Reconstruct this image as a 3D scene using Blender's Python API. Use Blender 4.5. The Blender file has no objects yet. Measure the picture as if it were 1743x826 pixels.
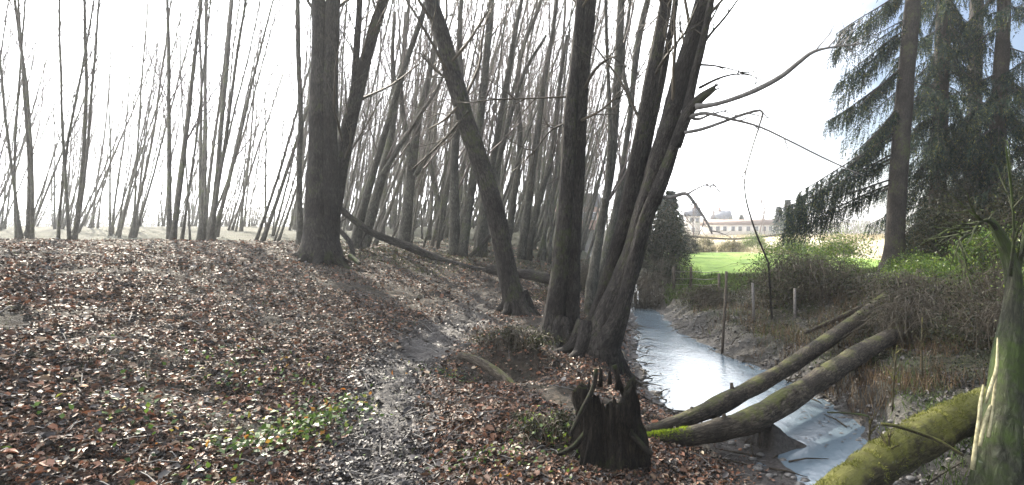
import bpy, math, random
import numpy as np
from mathutils import Vector

# ------------------------------------------------------------------ camera, sky, sun
SC = bpy.context.scene
C = SC.collection
EYE = 1.6          # eye height above the path
F = 964.0          # focal length in photograph pixels
CU, CV = 1117.0, 400.0   # column looked along, row of the horizon

cam_d = bpy.data.cameras.new('camera')
cam = bpy.data.objects.new('camera', cam_d); C.objects.link(cam)
cam.location = (0, 0, EYE); cam.rotation_euler = (math.radians(90), 0, 0)
cam_d.sensor_width = 36.0
cam_d.lens = 36.0 * F / 1743.0
cam_d.shift_x = -(CU - 871.5) / 1743.0
cam_d.shift_y = -(413.0 - CV) / 1743.0
cam_d.clip_start = 0.05; cam_d.clip_end = 3000
SC.camera = cam

SUN_AZ = -42.0      # degrees from +Y (the view), negative = to the left
SUN_EL = 33.0
world = bpy.data.worlds.new('World'); SC.world = world; world.use_nodes = True
wn, wl = world.node_tree.nodes, world.node_tree.links
wn.clear()
wo = wn.new('ShaderNodeOutputWorld'); bg = wn.new('ShaderNodeBackground')
sky = wn.new('ShaderNodeTexSky'); sky.sky_type = 'NISHITA'; sky.sun_disc = False
sky.sun_elevation = math.radians(SUN_EL); sky.sun_rotation = math.radians(SUN_AZ)
sky.air_density = 1.0; sky.dust_density = 2.5; sky.ozone_density = 1.5
tc = wn.new('ShaderNodeTexCoord')
# bright thin cloud over most of the sky, open blue towards the right
sep = wn.new('ShaderNodeSeparateXYZ'); wl.new(tc.outputs['Generated'], sep.inputs[0])
nz = wn.new('ShaderNodeTexNoise'); nz.inputs['Scale'].default_value = 3.2; nz.inputs['Detail'].default_value = 7
mp = wn.new('ShaderNodeMapping'); mp.inputs['Scale'].default_value = (1, 1, 2.4)
wl.new(tc.outputs['Generated'], mp.inputs[0]); wl.new(mp.outputs[0], nz.inputs['Vector'])
m1 = wn.new('ShaderNodeMath'); m1.operation = 'MULTIPLY_ADD'; m1.inputs[1].default_value = -4.5; m1.inputs[2].default_value = 1.55
wl.new(sep.outputs['X'], m1.inputs[0])
m2 = wn.new('ShaderNodeMath'); m2.operation = 'MULTIPLY_ADD'; m2.inputs[1].default_value = 1.6
wl.new(nz.outputs['Fac'], m2.inputs[0]); 
m3 = wn.new('ShaderNodeMath'); m3.operation = 'SUBTRACT'; m3.inputs[1].default_value = 0.75
wl.new(m1.outputs[0], m2.inputs[2]); wl.new(m2.outputs[0], m3.inputs[0])
m3.use_clamp = True
mx = wn.new('ShaderNodeMix'); mx.data_type = 'RGBA'
wl.new(m3.outputs[0], mx.inputs['Factor']); wl.new(sky.outputs[0], mx.inputs['A'])
dt = wn.new('ShaderNodeVectorMath'); dt.operation = 'DOT_PRODUCT'; wl.new(tc.outputs['Generated'], dt.inputs[0])
dt.inputs[1].default_value = (math.sin(math.radians(SUN_AZ)) * .9, math.cos(math.radians(SUN_AZ)) * .9, .42)
gl = wn.new('ShaderNodeMath'); gl.operation = 'MULTIPLY_ADD'; gl.inputs[1].default_value = 1.9; gl.inputs[2].default_value = 0.75; gl.use_clamp = False
dc = wn.new('ShaderNodeMath'); dc.operation = 'MAXIMUM'; dc.inputs[1].default_value = 0.0; wl.new(dt.outputs['Value'], dc.inputs[0]); pw_ = wn.new('ShaderNodeMath'); pw_.operation = 'POWER'; pw_.inputs[1].default_value = 1.5; wl.new(dc.outputs[0], pw_.inputs[0]); wl.new(pw_.outputs[0], gl.inputs[0])
cb = wn.new('ShaderNodeVectorMath'); cb.operation = 'SCALE'; cb.inputs[0].default_value = (12.3, 12.5, 12.9); wl.new(gl.outputs[0], cb.inputs['Scale'])
wl.new(cb.outputs[0], mx.inputs['B'])
wl.new(mx.outputs['Result'], bg.inputs['Color']); bg.inputs['Strength'].default_value = 0.065
wl.new(bg.outputs[0], wo.inputs['Surface'])

sd = bpy.data.lights.new('sun', 'SUN'); sd.energy = 5.0; sd.angle = math.radians(0.6); sd.color = (1.0, 0.91, 0.76)
so = bpy.data.objects.new('sun', sd); C.objects.link(so)
az, el = math.radians(SUN_AZ), math.radians(SUN_EL)
to_sun = Vector((math.sin(az) * math.cos(el), math.cos(az) * math.cos(el), math.sin(el)))
so.rotation_euler = to_sun.to_track_quat('Z', 'Y').to_euler(); so.location = to_sun * 60

SC.view_settings.view_transform = 'Standard'; SC.view_settings.look = 'None'
SC.view_settings.gamma = 1.0; SC.view_settings.use_curve_mapping = False
SC.view_settings.exposure = 1.6
SC.cycles.max_bounces = 6; SC.cycles.diffuse_bounces = 3; SC.cycles.glossy_bounces = 3
SC.cycles.transparent_max_bounces = 4; SC.cycles.use_denoising = True
SC.cycles.sample_clamp_indirect = 6.0

# ------------------------------------------------------------------ helpers
rng = np.random.default_rng(7)
def U(a, b): return float(rng.uniform(a, b))
def at(u, v, Y):                       # a point of the place seen at (u, v), Y metres ahead
    return np.array([(u - CU) / F * Y, Y, EYE - (v - CV) / F * Y])

def vnoise(x, y, seed=0):
    x = np.asarray(x, float); y = np.asarray(y, float)
    xi = np.floor(x).astype(np.int64); yi = np.floor(y).astype(np.int64)
    xf, yf = x - xi, y - yi
    def h(a, b):
        n = (a * 374761393 + b * 668265263 + seed * 974711) & 0x7fffffff
        n = ((n ^ (n >> 13)) * 1274126177) & 0x7fffffff
        return ((n ^ (n >> 16)) & 0xffff) / 65535.0
    sx, sy = xf * xf * (3 - 2 * xf), yf * yf * (3 - 2 * yf)
    a = h(xi, yi) * (1 - sx) + h(xi + 1, yi) * sx
    b = h(xi, yi + 1) * (1 - sx) + h(xi + 1, yi + 1) * sx
    return a * (1 - sy) + b * sy - 0.5
def fbm(x, y, seed=0, octv=4):
    r = 0; a = 1; f = 1
    for k in range(octv):
        r = r + a * vnoise(x * f, y * f, seed + k * 17); a *= .5; f *= 2.03
    return r
def sstep(a, b, x):
    t = np.clip((x - a) / (b - a), 0, 1); return t * t * (3 - 2 * t)

class MB:
    """collects tubes and faces, then becomes one mesh object"""
    def __init__(s): s.v = []; s.t = []; s.q = []; s.tri = []; s.n = 0
    def add(s, v, q=None, tri=None, t=None):
        v = np.asarray(v, float).reshape(-1, 3)
        s.v.append(v); s.t.append(v.copy() if t is None else np.asarray(t, float).reshape(-1, 3))
        if q is not None and len(q): s.q.append(np.asarray(q, np.int64).reshape(-1, 4) + s.n)
        if tri is not None and len(tri): s.tri.append(np.asarray(tri, np.int64).reshape(-1, 3) + s.n)
        s.n += len(v)
    def tube(s, P, R, sides=6, lump=0.0, seed=0, cap=True, ridge=0.0):
        P = np.asarray(P, float); R = np.broadcast_to(np.asarray(R, float), (len(P),))
        n = len(P)
        T = np.gradient(P, axis=0); T /= np.linalg.norm(T, axis=1)[:, None] + 1e-9
        ref = np.array([0.13, -1.0, 0.05]) if abs(T[0][1]) < .8 else np.array([1., 0, 0.1])
        A = np.zeros_like(P); a = ref - T[0] * ref.dot(T[0]); a /= np.linalg.norm(a)
        for i in range(n):
            a = a - T[i] * a.dot(T[i]); a /= np.linalg.norm(a) + 1e-9; A[i] = a
        B = np.cross(T, A)
        L = np.concatenate([[0], np.cumsum(np.linalg.norm(np.diff(P, axis=0), axis=1))])
        th = np.arange(sides) * 2 * math.pi / sides
        rr = np.repeat(R[:, None], sides, 1)
        if lump or ridge:
            k = vnoise(np.cos(th)[None] * 1.3 + seed * 7.1 + 0 * L[:, None], L[:, None] * 1.6 + np.sin(th)[None] * 1.3, seed)
            k2 = vnoise(th[None] * sides / 4.4 + 0 * L[:, None], L[:, None] * 3.0 + seed, seed + 5)
            rr = rr * (1 + lump * 2 * k + ridge * 2 * k2)
        V = P[:, None] + (np.cos(th)[None, :, None] * A[:, None] + np.sin(th)[None, :, None] * B[:, None]) * rr[..., None]
        r0 = float(np.mean(R))
        tcv = np.stack([np.broadcast_to(np.cos(th) * r0, (n, sides)), np.broadcast_to(np.sin(th) * r0, (n, sides)),
                        np.broadcast_to(L[:, None], (n, sides))], -1) + np.array([seed * 1.37, seed * .71, 0])
        i = np.arange(n - 1)[:, None] * sides; j = np.arange(sides)[None]; j2 = (j + 1) % sides
        q = np.stack([i + j, i + j2, i + sides + j2, i + sides + j], -1).reshape(-1, 4)
        V = V.reshape(-1, 3); tcv = tcv.reshape(-1, 3)
        tri = None
        if cap and sides > 3:
            V = np.vstack([V, P[:1], P[-1:]]); tcv = np.vstack([tcv, tcv[:1], tcv[-1:]])
            c0, c1 = n * sides, n * sides + 1; j = np.arange(sides); j2 = (j + 1) % sides
            tri = np.vstack([np.stack([j2, j, 0 * j + c0], -1), np.stack([(n - 1) * sides + j, (n - 1) * sides + j2, 0 * j + c1], -1)])
        s.add(V, q, tri, tcv)
    def cards(s, P, D, N, length, width, bend=0.0, shape='leaf'):
        """flat leaves: position, long direction, normal; arrays of n"""
        P, D, N = (np.asarray(a, float).reshape(-1, 3) for a in (P, D, N)); n = len(P)
        D = D / (np.linalg.norm(D, axis=1)[:, None] + 1e-9); S = np.cross(D, N); S /= np.linalg.norm(S, axis=1)[:, None] + 1e-9
        N = np.cross(S, D)
        l = np.broadcast_to(length, (n,))[:, None]; w = np.broadcast_to(width, (n,))[:, None]
        if shape == 'leaf':
            V = np.stack([P, P + D * l * .45 + S * w * .5 + N * l * bend, P + D * l, P + D * l * .45 - S * w * .5 + N * l * bend], 1)
            q = np.arange(n)[:, None] * 4 + np.arange(4)[None]
            s.add(V.reshape(-1, 3), q)
        elif shape == 'oak':      # six sided curled leaf, two quads
            V = np.stack([P - D * l * .5, P - D * l * .15 + S * w * .5 + N * l * bend, P + D * l * .25 + S * w * .42 + N * l * bend * 1.2,
                          P + D * l * .5 + N * l * bend * .5, P + D * l * .22 - S * w * .46 + N * l * bend, P - D * l * .2 - S * w * .5 + N * l * bend * .8], 1)
            b = np.arange(n)[:, None] * 6
            s.add(V.reshape(-1, 3), np.vstack([b + np.array([[0, 1, 2, 3]]), b + np.array([[0, 3, 4, 5]])]))
        else:
            V = np.stack([P - S * w * .5, P + S * w * .5, P + D * l + N * l * bend], 1)
            s.add(V.reshape(-1, 3), None, np.arange(n)[:, None] * 3 + np.arange(3)[None])
    def box(s, lo, hi):
        (a, b, c), (d, e, f) = lo, hi
        V = [(a, b, c), (d, b, c), (d, e, c), (a, e, c), (a, b, f), (d, b, f), (d, e, f), (a, e, f)]
        s.add(V, [(0, 3, 2, 1), (4, 5, 6, 7), (0, 1, 5, 4), (1, 2, 6, 5), (2, 3, 7, 6), (3, 0, 4, 7)])
    def mesh(s, name, mat, smooth=True):
        me = bpy.data.meshes.new(name)
        v = np.vstack(s.v) if s.v else np.zeros((0, 3)); t = np.vstack(s.t)
        q = np.vstack(s.q) if s.q else np.zeros((0, 4), int); tr = np.vstack(s.tri) if s.tri else np.zeros((0, 3), int)
        me.vertices.add(len(v)); me.vertices.foreach_set('co', v.ravel())
        me.loops.add(q.size + tr.size); me.loops.foreach_set('vertex_index', np.concatenate([q.ravel(), tr.ravel()]).astype(np.int32))
        me.polygons.add(len(q) + len(tr))
        ls = np.concatenate([np.arange(len(q)) * 4, q.size + np.arange(len(tr)) * 3]).astype(np.int32)
        me.polygons.foreach_set('loop_start', ls)
        at_ = me.attributes.new('tc', 'FLOAT_VECTOR', 'POINT'); at_.data.foreach_set('vector', t.astype(np.float32).ravel())
        me.update(calc_edges=True); me.validate()
        if smooth: me.polygons.foreach_set('use_smooth', np.ones(len(me.polygons), bool))
        me.materials.append(mat)
        return me
    def build(s, name, mat, parent=None, smooth=True):
        o = bpy.data.objects.new(name, s.mesh(name, mat, smooth)); C.objects.link(o)
        if parent is not None: o.parent = parent; o.matrix_parent_inverse.identity(); o.location = -np.array(parent.location) if parent.get('wp') else (0, 0, 0)
        return o

def tag(o, label=None, cat=None, group=None, kind=None):
    if label: o['label'] = label
    if cat: o['category'] = cat
    if group: o['group'] = group
    if kind: o['kind'] = kind
    return o
def thing(name, label, cat, loc=(0, 0, 0), group=None, world=True):
    """Empty at the base; with world=True the parts are modelled in world coordinates"""
    o = bpy.data.objects.new(name, None); C.objects.link(o); o.location = tuple(float(a) for a in loc)
    o.empty_display_size = .2
    tag(o, label, cat, group)
    if world: o['wp'] = 1
    return o

def spline(pts, n):
    pts = np.asarray(pts, float)
    if len(pts) == 2: pts = np.vstack([pts[0], pts.mean(0), pts[1]])
    p = np.vstack([2 * pts[0] - pts[1], pts, 2 * pts[-1] - pts[-2]])
    out = []
    for t in np.linspace(0, len(pts) - 1 - 1e-6, n):
        i = int(t); f = t - i; a, b, c, d = p[i:i + 4]
        out.append(.5 * ((2 * b) + (-a + c) * f + (2 * a - 5 * b + 4 * c - d) * f * f + (-a + 3 * b - 3 * c + d) * f ** 3))
    return np.array(out)

def traced(rows, Y, n=24, Y1=None):
    """rows of (u, v, width in pixels) -> centre line and radii, real sizes at distance Y (to Y1 at the end)"""
    rows = np.array(rows, float); Ys = np.linspace(Y, Y if Y1 is None else Y1, len(rows))
    P = np.array([list(at(r[0], r[1], y)) + [r[2] / 2 / F * y] for r, y in zip(rows, Ys)])
    S = spline(P, n); return S[:, :3], np.maximum(S[:, 3], .002)
def traced4(rows, n=24):
    """rows of (u, v, width in pixels, distance)"""
    P = np.array([list(at(r[0], r[1], r[3])) + [r[2] / 2 / F * r[3]] for r in rows]); S = spline(P, n); return S[:, :3], np.maximum(S[:, 3], .002)

def grow(mb, p, d, L, r, level, rg, sides=5, up=.25, kids=5, spread=.6, wig=.12, rend=.25, start=.25, sag=0.0, minr=.0022):
    """a bare branch that wanders, then its own branches"""
    n = max(4, int(L / .35) + 2) if level > 0 else 4
    n = min(n, 16)
    pts = [np.array(p, float)]; dd = np.array(d, float); dd /= np.linalg.norm(dd); dirs = [dd]
    for i in range(n - 1):
        dd = dd + rg.normal(0, wig, 3) + np.array([0, 0, up * .12 - sag * .12]); dd /= np.linalg.norm(dd)
        pts.append(pts[-1] + dd * L / (n - 1)); dirs.append(dd)
    pts = np.array(pts); R = np.maximum(r * (1 - (1 - rend) * np.linspace(0, 1, n)), minr)
    mb.tube(pts, R, sides if r > .012 else 3, cap=False, seed=int(rg.integers(99)))
    if level <= 0: return
    for k in range(kids):
        t = start + (1 - start) * (k + rg.random()) / kids; i = min(n - 2, int(t * (n - 1))); f = t * (n - 1) - i
        q = pts[i] * (1 - f) + pts[i + 1] * f
        side = np.cross(dirs[i], rg.normal(0, 1, 3)); side /= np.linalg.norm(side) + 1e-9
        nd = dirs[i] * (1 - spread * .4) + side * spread * rg.uniform(.6, 1.2)
        grow(mb, q, nd, L * rg.uniform(.32, .6) * (1.15 - t * .6), max(R[i] * rg.uniform(.4, .6), minr), level - 1, rg, max(3, sides - 1), up, max(3, kids - 1), spread, wig * 1.25, rend, .2, sag, minr)

# ------------------------------------------------------------------ materials
def mat(name):
    m = bpy.data.materials.new(name); m.use_nodes = True; m.node_tree.nodes.clear()
    return m, m.node_tree.nodes, m.node_tree.links
def ramp(N, stops, interp='LINEAR'):
    r = N.new('ShaderNodeValToRGB'); r.color_ramp.interpolation = interp
    e = r.color_ramp.elements
    while len(e) > 1: e.remove(e[-1])
    e[0].position = stops[0][0]; e[0].color = (*stops[0][1], 1)
    for p, c in stops[1:]:
        x = e.new(p); x.color = (*c, 1)
    return r
def mixc(N, L, f, a, b, op='MIX'):
    m = N.new('ShaderNodeMix'); m.data_type = 'RGBA'; m.blend_type = op
    for k, s in (('Factor', f), ('A', a), ('B', b)):
        if isinstance(s, (int, float)): m.inputs[k].default_value = s
        elif isinstance(s, tuple): m.inputs[k].default_value = (*s, 1)
        else: L.new(s, m.inputs[k])
    return m.outputs['Result']
def math_(N, L, op, a, b=None, c=None, clamp=False):
    m = N.new('ShaderNodeMath'); m.operation = op; m.use_clamp = clamp
    for i, s in enumerate((a, b, c)):
        if s is None: continue
        if isinstance(s, (int, float)): m.inputs[i].default_value = s
        else: L.new(s, m.inputs[i])
    return m.outputs[0]
def noise(N, L, vec, scale, detail=4, rough=.55, dist=0.0):
    n = N.new('ShaderNodeTexNoise'); n.inputs['Scale'].default_value = scale; n.inputs['Detail'].default_value = detail
    n.inputs['Roughness'].default_value = rough; n.inputs['Distortion'].default_value = dist
    L.new(vec, n.inputs['Vector']); return n
def fin(N, L, col, rough=.8, bump=None, strength=.5, dist=.02, spec=.3, extra=None):
    p = N.new('ShaderNodeBsdfPrincipled'); o = N.new('ShaderNodeOutputMaterial')
    if isinstance(col, tuple): p.inputs['Base Color'].default_value = (*col, 1)
    else: L.new(col, p.inputs['Base Color'])
    if isinstance(rough, (int, float)): p.inputs['Roughness'].default_value = rough
    else: L.new(rough, p.inputs['Roughness'])
    p.inputs['Specular IOR Level'].default_value = spec
    if bump is not None:
        b = N.new('ShaderNodeBump'); b.inputs['Strength'].default_value = strength; b.inputs['Distance'].default_value = dist
        L.new(bump, b.inputs['Height']); L.new(b.outputs[0], p.inputs['Normal'])
    L.new(p.outputs[0], o.inputs['Surface']); return p

def bark(name, dark, light, moss=(.06, .085, .02), moss_amt=.35, top=False, scale=1.0, bump=.9, bdist=.03, lichen=0.0):
    m, N, L = mat(name)
    a = N.new('ShaderNodeAttribute'); a.attribute_name = 'tc'
    mp = N.new('ShaderNodeMapping'); mp.inputs['Scale'].default_value = (1, 1, .24); L.new(a.outputs['Vector'], mp.inputs[0])
    n1 = noise(N, L, mp.outputs[0], 30 * scale, 7, .74, .8)
    v = N.new('ShaderNodeTexVoronoi'); v.feature = 'DISTANCE_TO_EDGE'; v.inputs['Scale'].default_value = 34 * scale
    wv = N.new('ShaderNodeVectorMath'); wv.operation = 'MULTIPLY_ADD'; L.new(n1.outputs['Color'], wv.inputs[0]); wv.inputs[1].default_value = (.09, .09, .09)
    L.new(mp.outputs[0], wv.inputs[2]); L.new(wv.outputs[0], v.inputs['Vector'])
    cr = math_(N, L, 'MULTIPLY', v.outputs['Distance'], 3.2, clamp=True)
    h = math_(N, L, 'MULTIPLY_ADD', cr, .5, math_(N, L, 'MULTIPLY', n1.outputs['Fac'], 1.5))
    r = ramp(N, [(.42, dark), (.78, light)])
    L.new(math_(N, L, 'MULTIPLY', h, .62), r.inputs[0])
    n2 = noise(N, L, a.outputs['Vector'], 1.7, 5, .6)
    n3 = noise(N, L, a.outputs['Vector'], 14, 4, .6)
    col = mixc(N, L, math_(N, L, 'MULTIPLY_ADD', n2.outputs['Fac'], 1.6, -.35, clamp=True), tuple(c * .6 for c in dark), r.outputs[0])
    mm = math_(N, L, 'ADD', n2.outputs['Fac'], math_(N, L, 'MULTIPLY', n3.outputs['Fac'], .5))
    mm = math_(N, L, 'MULTIPLY_ADD', mm, 5.0, -3.9 - .7 + moss_amt * 2.2)
    if top:
        g = N.new('ShaderNodeNewGeometry'); sx = N.new('ShaderNodeSeparateXYZ'); L.new(g.outputs['Normal'], sx.inputs[0])
        mm = math_(N, L, 'ADD', mm, math_(N, L, 'MULTIPLY_ADD', sx.outputs['Z'], 1.5, -.5))
    mmc = N.new('ShaderNodeClamp'); L.new(mm, mmc.inputs[0])
    mosscol = mixc(N, L, n3.outputs['Fac'], tuple(c * .6 for c in moss), tuple(c * 1.5 for c in moss))
    col = mixc(N, L, mmc.outputs[0], col, mosscol)
    if lichen:
        ln = noise(N, L, a.outputs['Vector'], 22, 5, .65)
        lf = math_(N, L, 'MULTIPLY_ADD', ln.outputs['Fac'], 6, -4.3 + lichen, clamp=True)
        col = mixc(N, L, lf, col, (.23, .26, .2))
    fin(N, L, col, .85, h, bump, bdist, .25)
    return m

M = {}
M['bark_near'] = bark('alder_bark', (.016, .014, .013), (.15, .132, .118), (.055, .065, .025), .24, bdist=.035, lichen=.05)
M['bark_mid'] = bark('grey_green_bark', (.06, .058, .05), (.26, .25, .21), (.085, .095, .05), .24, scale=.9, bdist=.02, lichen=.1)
M['bark_far_veil'] = bark('pale_veiled_bark', (.12, .115, .10), (.34, .32, .275), (.13, .145, .08), .32, scale=.7, bump=.6, bdist=.02)  # grey lichened bark, its colour lightened further to stand in for backlit veil
M['bark_log'] = bark('log_bark', (.04, .032, .026), (.27, .225, .17), (.10, .105, .035), .10, top=True, bdist=.025, lichen=.2)
M['bark_moss'] = bark('mossy_bark', (.06, .05, .03), (.24, .21, .11), (.15, .15, .04), .55, top=True, bdist=.03, lichen=.4)
M['bark_pale'] = bark('weathered_bark', (.04, .042, .028), (.20, .21, .14), (.055, .08, .022), .62, scale=.8, bdist=.03, lichen=.35)
M['bark_spruce'] = bark('spruce_bark', (.04, .034, .03), (.145, .125, .11), (.08, .09, .04), .22, scale=1.4, bdist=.02)
M['stump'] = bark('rotten_wood', (.012, .010, .009), (.11, .088, .066), (.035, .045, .012), .3, top=True, scale=1.2, bdist=.04)

def plain(name, c1, c2, rough=.7, scale=30, spec=.3, island=False, translucent=0.0, stops=None):
    m, N, L = mat(name)
    if island:
        g = N.new('ShaderNodeNewGeometry'); r = ramp(N, stops or [(0, c1), (1, c2)], 'LINEAR'); L.new(g.outputs['Random Per Island'], r.inputs[0]); col = r.outputs[0]
        b = None
    else:
        t = N.new('ShaderNodeTexCoord'); n = noise(N, L, t.outputs['Object'], scale, 5, .6); r = ramp(N, [(.3, c1), (.7, c2)]); L.new(n.outputs['Fac'], r.inputs[0]); col = r.outputs[0]; b = n.outputs['Fac']
    p = fin(N, L, col, rough, b, .3, .01, spec)
    if translucent:
        tr = N.new('ShaderNodeBsdfTranslucent'); L.new(col, tr.inputs[0]); ms = N.new('ShaderNodeMixShader'); ms.inputs[0].default_value = translucent
        o = [x for x in N if x.type == 'OUTPUT_MATERIAL'][0]
        L.new(p.outputs[0], ms.inputs[1]); L.new(tr.outputs[0], ms.inputs[2]); L.new(ms.outputs[0], o.inputs['Surface'])
    return m
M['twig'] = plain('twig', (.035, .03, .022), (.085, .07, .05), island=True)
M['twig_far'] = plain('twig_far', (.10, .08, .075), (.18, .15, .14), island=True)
M['snag'] = plain('weathered_twig', (.10, .095, .09), (.2, .19, .18), scale=12)
M['wood_pale'] = plain('split_wood', (.13, .12, .06), (.38, .35, .22), scale=28)
M['bleached'] = plain('bleached_wood', (.25, .24, .2), (.5, .48, .4), scale=18)
M['needles'] = plain('spruce_needles', 0, 0, .7, island=True, translucent=.35, stops=[(0, (.008, .02, .02)), (.5, (.016, .036, .032)), (.78, (.035, .06, .025)), (.9, (.055, .045, .02)), (1, (.15, .17, .04))])
M['laurel'] = plain('laurel_leaves', 0, 0, .4, island=True, translucent=.35, spec=.5, stops=[(0, (.03, .07, .012)), (.5, (.09, .17, .02)), (1, (.24, .31, .04))])
M['bramble_leaf'] = plain('bramble_leaves', 0, 0, .55, island=True, translucent=.3, stops=[(0, (.012, .016, .01)), (.5, (.026, .036, .014)), (.8, (.055, .04, .02)), (1, (.10, .12, .035))])
M['hedge'] = plain('hedge_leaves', 0, 0, .6, island=True, translucent=.2, stops=[(0, (.012, .017, .013)), (.6, (.022, .03, .018)), (1, (.06, .055, .03))])
M['ivy'] = plain('ivy_leaves', 0, 0, .4, island=True, translucent=.3, spec=.5, stops=[(0, (.025, .05, .012)), (.45, (.05, .10, .018)), (.8, (.12, .2, .03)), (.9, (.28, .28, .05)), (.95, (.42, .15, .03)), (1, (.4, .24, .06))])
M['litter'] = plain('fallen_leaves', 0, 0, .62, island=True, translucent=.12, spec=.5, stops=[(0, (.018, .012, .009)), (.3, (.045, .027, .019)), (.5, (.10, .058, .038)), (.68, (.18, .095, .06)), (.8, (.27, .11, .055)), (.9, (.16, .115, .075)), (.965, (.26, .17, .11)), (1, (.46, .38, .28))])
M['litter_mud'] = plain('muddy_leaves', 0, 0, .58, island=True, spec=.6, stops=[(0, (.015, .013, .013)), (.5, (.045, .038, .035)), (.8, (.10, .085, .078)), (.97, (.13, .11, .095)), (1, (.26, .23, .2))])
M['floor'] = plain('woodland_growth', 0, 0, .7, island=True, translucent=.2, stops=[(0, (.03, .035, .018)), (.6, (.06, .07, .03)), (1, (.12, .12, .05))])
M['dead_grass'] = plain('dead_stalks', 0, 0, .7, island=True, translucent=.2, stops=[(0, (.04, .026, .016)), (.5, (.09, .058, .033)), (.85, (.17, .11, .06)), (1, (.3, .23, .14))])
M['tan_grass'] = plain('straw', 0, 0, .7, island=True, translucent=.2, stops=[(0, (.3, .25, .14)), (.5, (.42, .36, .24)), (1, (.55, .5, .38))])
M['grass'] = plain('rough_grass', 0, 0, .6, island=True, translucent=.3, stops=[(0, (.03, .05, .014)), (.6, (.06, .10, .02)), (1, (.12, .17, .03))])
M['post'] = plain('dark_post', (.04, .032, .025), (.1, .08, .06), scale=25)
M['post_pale'] = plain('grey_post', (.09, .08, .075), (.2, .185, .17), scale=25)
M['wire'] = plain('wire', (.12, .11, .1), (.2, .19, .18), scale=40)
M['render_white'] = plain('pale_render', (.62, .57, .54), (.74, .70, .66), scale=2)
M['render_pink'] = plain('pink_brick', (.42, .27, .23), (.55, .38, .33), scale=3)
M['roof'] = plain('slate_roof', (.16, .17, .2), (.26, .27, .3), scale=2)
M['roof_brown'] = plain('tile_roof', (.24, .17, .14), (.34, .25, .2), scale=2)
M['glass'] = plain('window_glass', (.10, .11, .13), (.2, .21, .23), rough=.1, scale=2, spec=.6)
M['frame'] = plain('white_frame', (.7, .7, .7), (.8, .8, .8), scale=5)

# ------------------------------------------------------------------ terrain
WZ = -0.75
SY = np.array([-30, 0, 3.5, 5.46, 6.29, 7.08, 7.8, 9.06, 9.94, 11.3, 12.8, 14.2, 16.2, 19.7, 26, 34, 60])
SL = np.array([2.4, 2.1, 1.7, 1.42, 1.15, .55, .10, -.16, -.26, -.36, -.46, -.52, -.66, -.84, -1.5, -3.2, -8])
SR = np.array([3.4, 3.1, 2.5, 2.25, 2.48, 2.52, 2.42, 2.30, 1.95, 1.36, .98, .56, .25, -.22, -.8, -2.4, -7])
def path_x(y):
    return np.interp(y, [0, 3.7, 5, 6.5, 8, 10, 13, 18, 30], [-1.6, -1.85, -2.4, -3.05, -3.25, -3.3, -3.9, -5.2, -9])
def ground(x, y, fine=True):
    x = np.asarray(x, float); y = np.asarray(y, float)
    wob = .16 * fbm(x * .9, y * .9, 3, 3) + .13 * fbm(x * 3.3, y * 3.3, 13, 3)
    xl = np.interp(y, SY, SL) + wob; xr = np.interp(y, SY, SR) + wob
    dl = xl - x; dr = x - xr
    # left bank, path terrace and the slope up to the left
    plat = np.interp(y, [0, 9, 13, 20, 45, 90, 400], [1.5, 1.5, 1.45, 1.05, 1.42, 1.45, 1.5])
    s0 = np.interp(y, [0, 12, 25, 45], [2.9, 3.0, 1.2, -3])
    lin = .33 * np.log1p(np.exp(np.clip((-x - s0) * 2.2, -20, 20))) / 2.2
    rise = plat * (1 - np.exp(-(lin / plat) ** 1.3 * 1.25)) 
    base = np.interp(y, [0, 7, 12, 20, 45, 90], [-.02, -.03, .05, .15, .9, 1.3])
    hl = WZ - .02 + (base - WZ + .02) * (.62 * sstep(0, np.interp(y, [0, 6, 7.5, 9], [2.6, 2.6, 1.3, .75]), dl) + .38 * sstep(.3, np.interp(y, [6, 8], [3.6, 2.6]), dl)) + rise * sstep(.3, 2.5, dl)
    # right bank, spruce mound, meadow, rough bank beyond it
    hr = WZ - .02 + .38 * sstep(0, .55, dr) + .28 * sstep(.4, 3.6, dr)
    hr = hr + .95 * np.exp(-(((x - 9.5) / 4.2) ** 2 + ((y - 16) / 5.0) ** 2)) + .25 * sstep(3, 9, x) * sstep(16, 8, y)
    hr = hr + .12 * np.exp(-(((x - 3.6) / 2.2) ** 2 + ((y - 14) / 2.0) ** 2))
    yb = np.where(x > 8, np.maximum(56 - 1.9 * (x - 8), 24), 56.)
    hr = hr + 1.42 * sstep(0, 30, y - yb)
    h = np.where(x < xl, hl, np.where(x > xr, hr, WZ - .3))
    mid = (dl <= 0) & (dr <= 0)
    h = np.where(mid, WZ - .02 - .25 * np.clip(np.minimum(-dl, -dr) / .35, 0, 1), h)
    # left/right only differ by side; far behind the wood both run together
    # hollow with its rim on the slope beside the path
    px, py = -1.95, 7.0
    g = np.exp(-(((x - px) / .55) ** 2 + ((y - py) / .45) ** 2))
    g2 = np.exp(-(((x - px - .05) / .62) ** 2 + ((y - py - .62) / .32) ** 2))
    h = h - .34 * g + .26 * g2
    # mud bar below the fallen trunks
    h = h + .36 * np.exp(-(((x - 1.35) / .55) ** 2 + ((y - 6.4) / .17) ** 2)) * mid
    # small mound carrying the stump
    h = h + .04 * np.exp(-(((x + .42) / .5) ** 2 + ((y - 4.6) / .45) ** 2))
    if fine:
        near = sstep(60, 25, y)
        wet = np.clip(np.maximum(dl, dr) * 2, 0, 1)
        pth = np.exp(-((x - path_x(y)) / .5) ** 2)
        h = h + near * wet * (.10 * fbm(x * .8, y * .8, 11, 3) + .05 * fbm(x * 3.1, y * 3.1, 21, 3) + (.06 + .02 * pth) * fbm(x * 8, y * 8, 31, 4)) - .06 * pth * sstep(14, 9, y)
        h = h + .35 * sstep(50, 90, y) * fbm(x * .06, y * .06, 41, 3)
    return h
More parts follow.
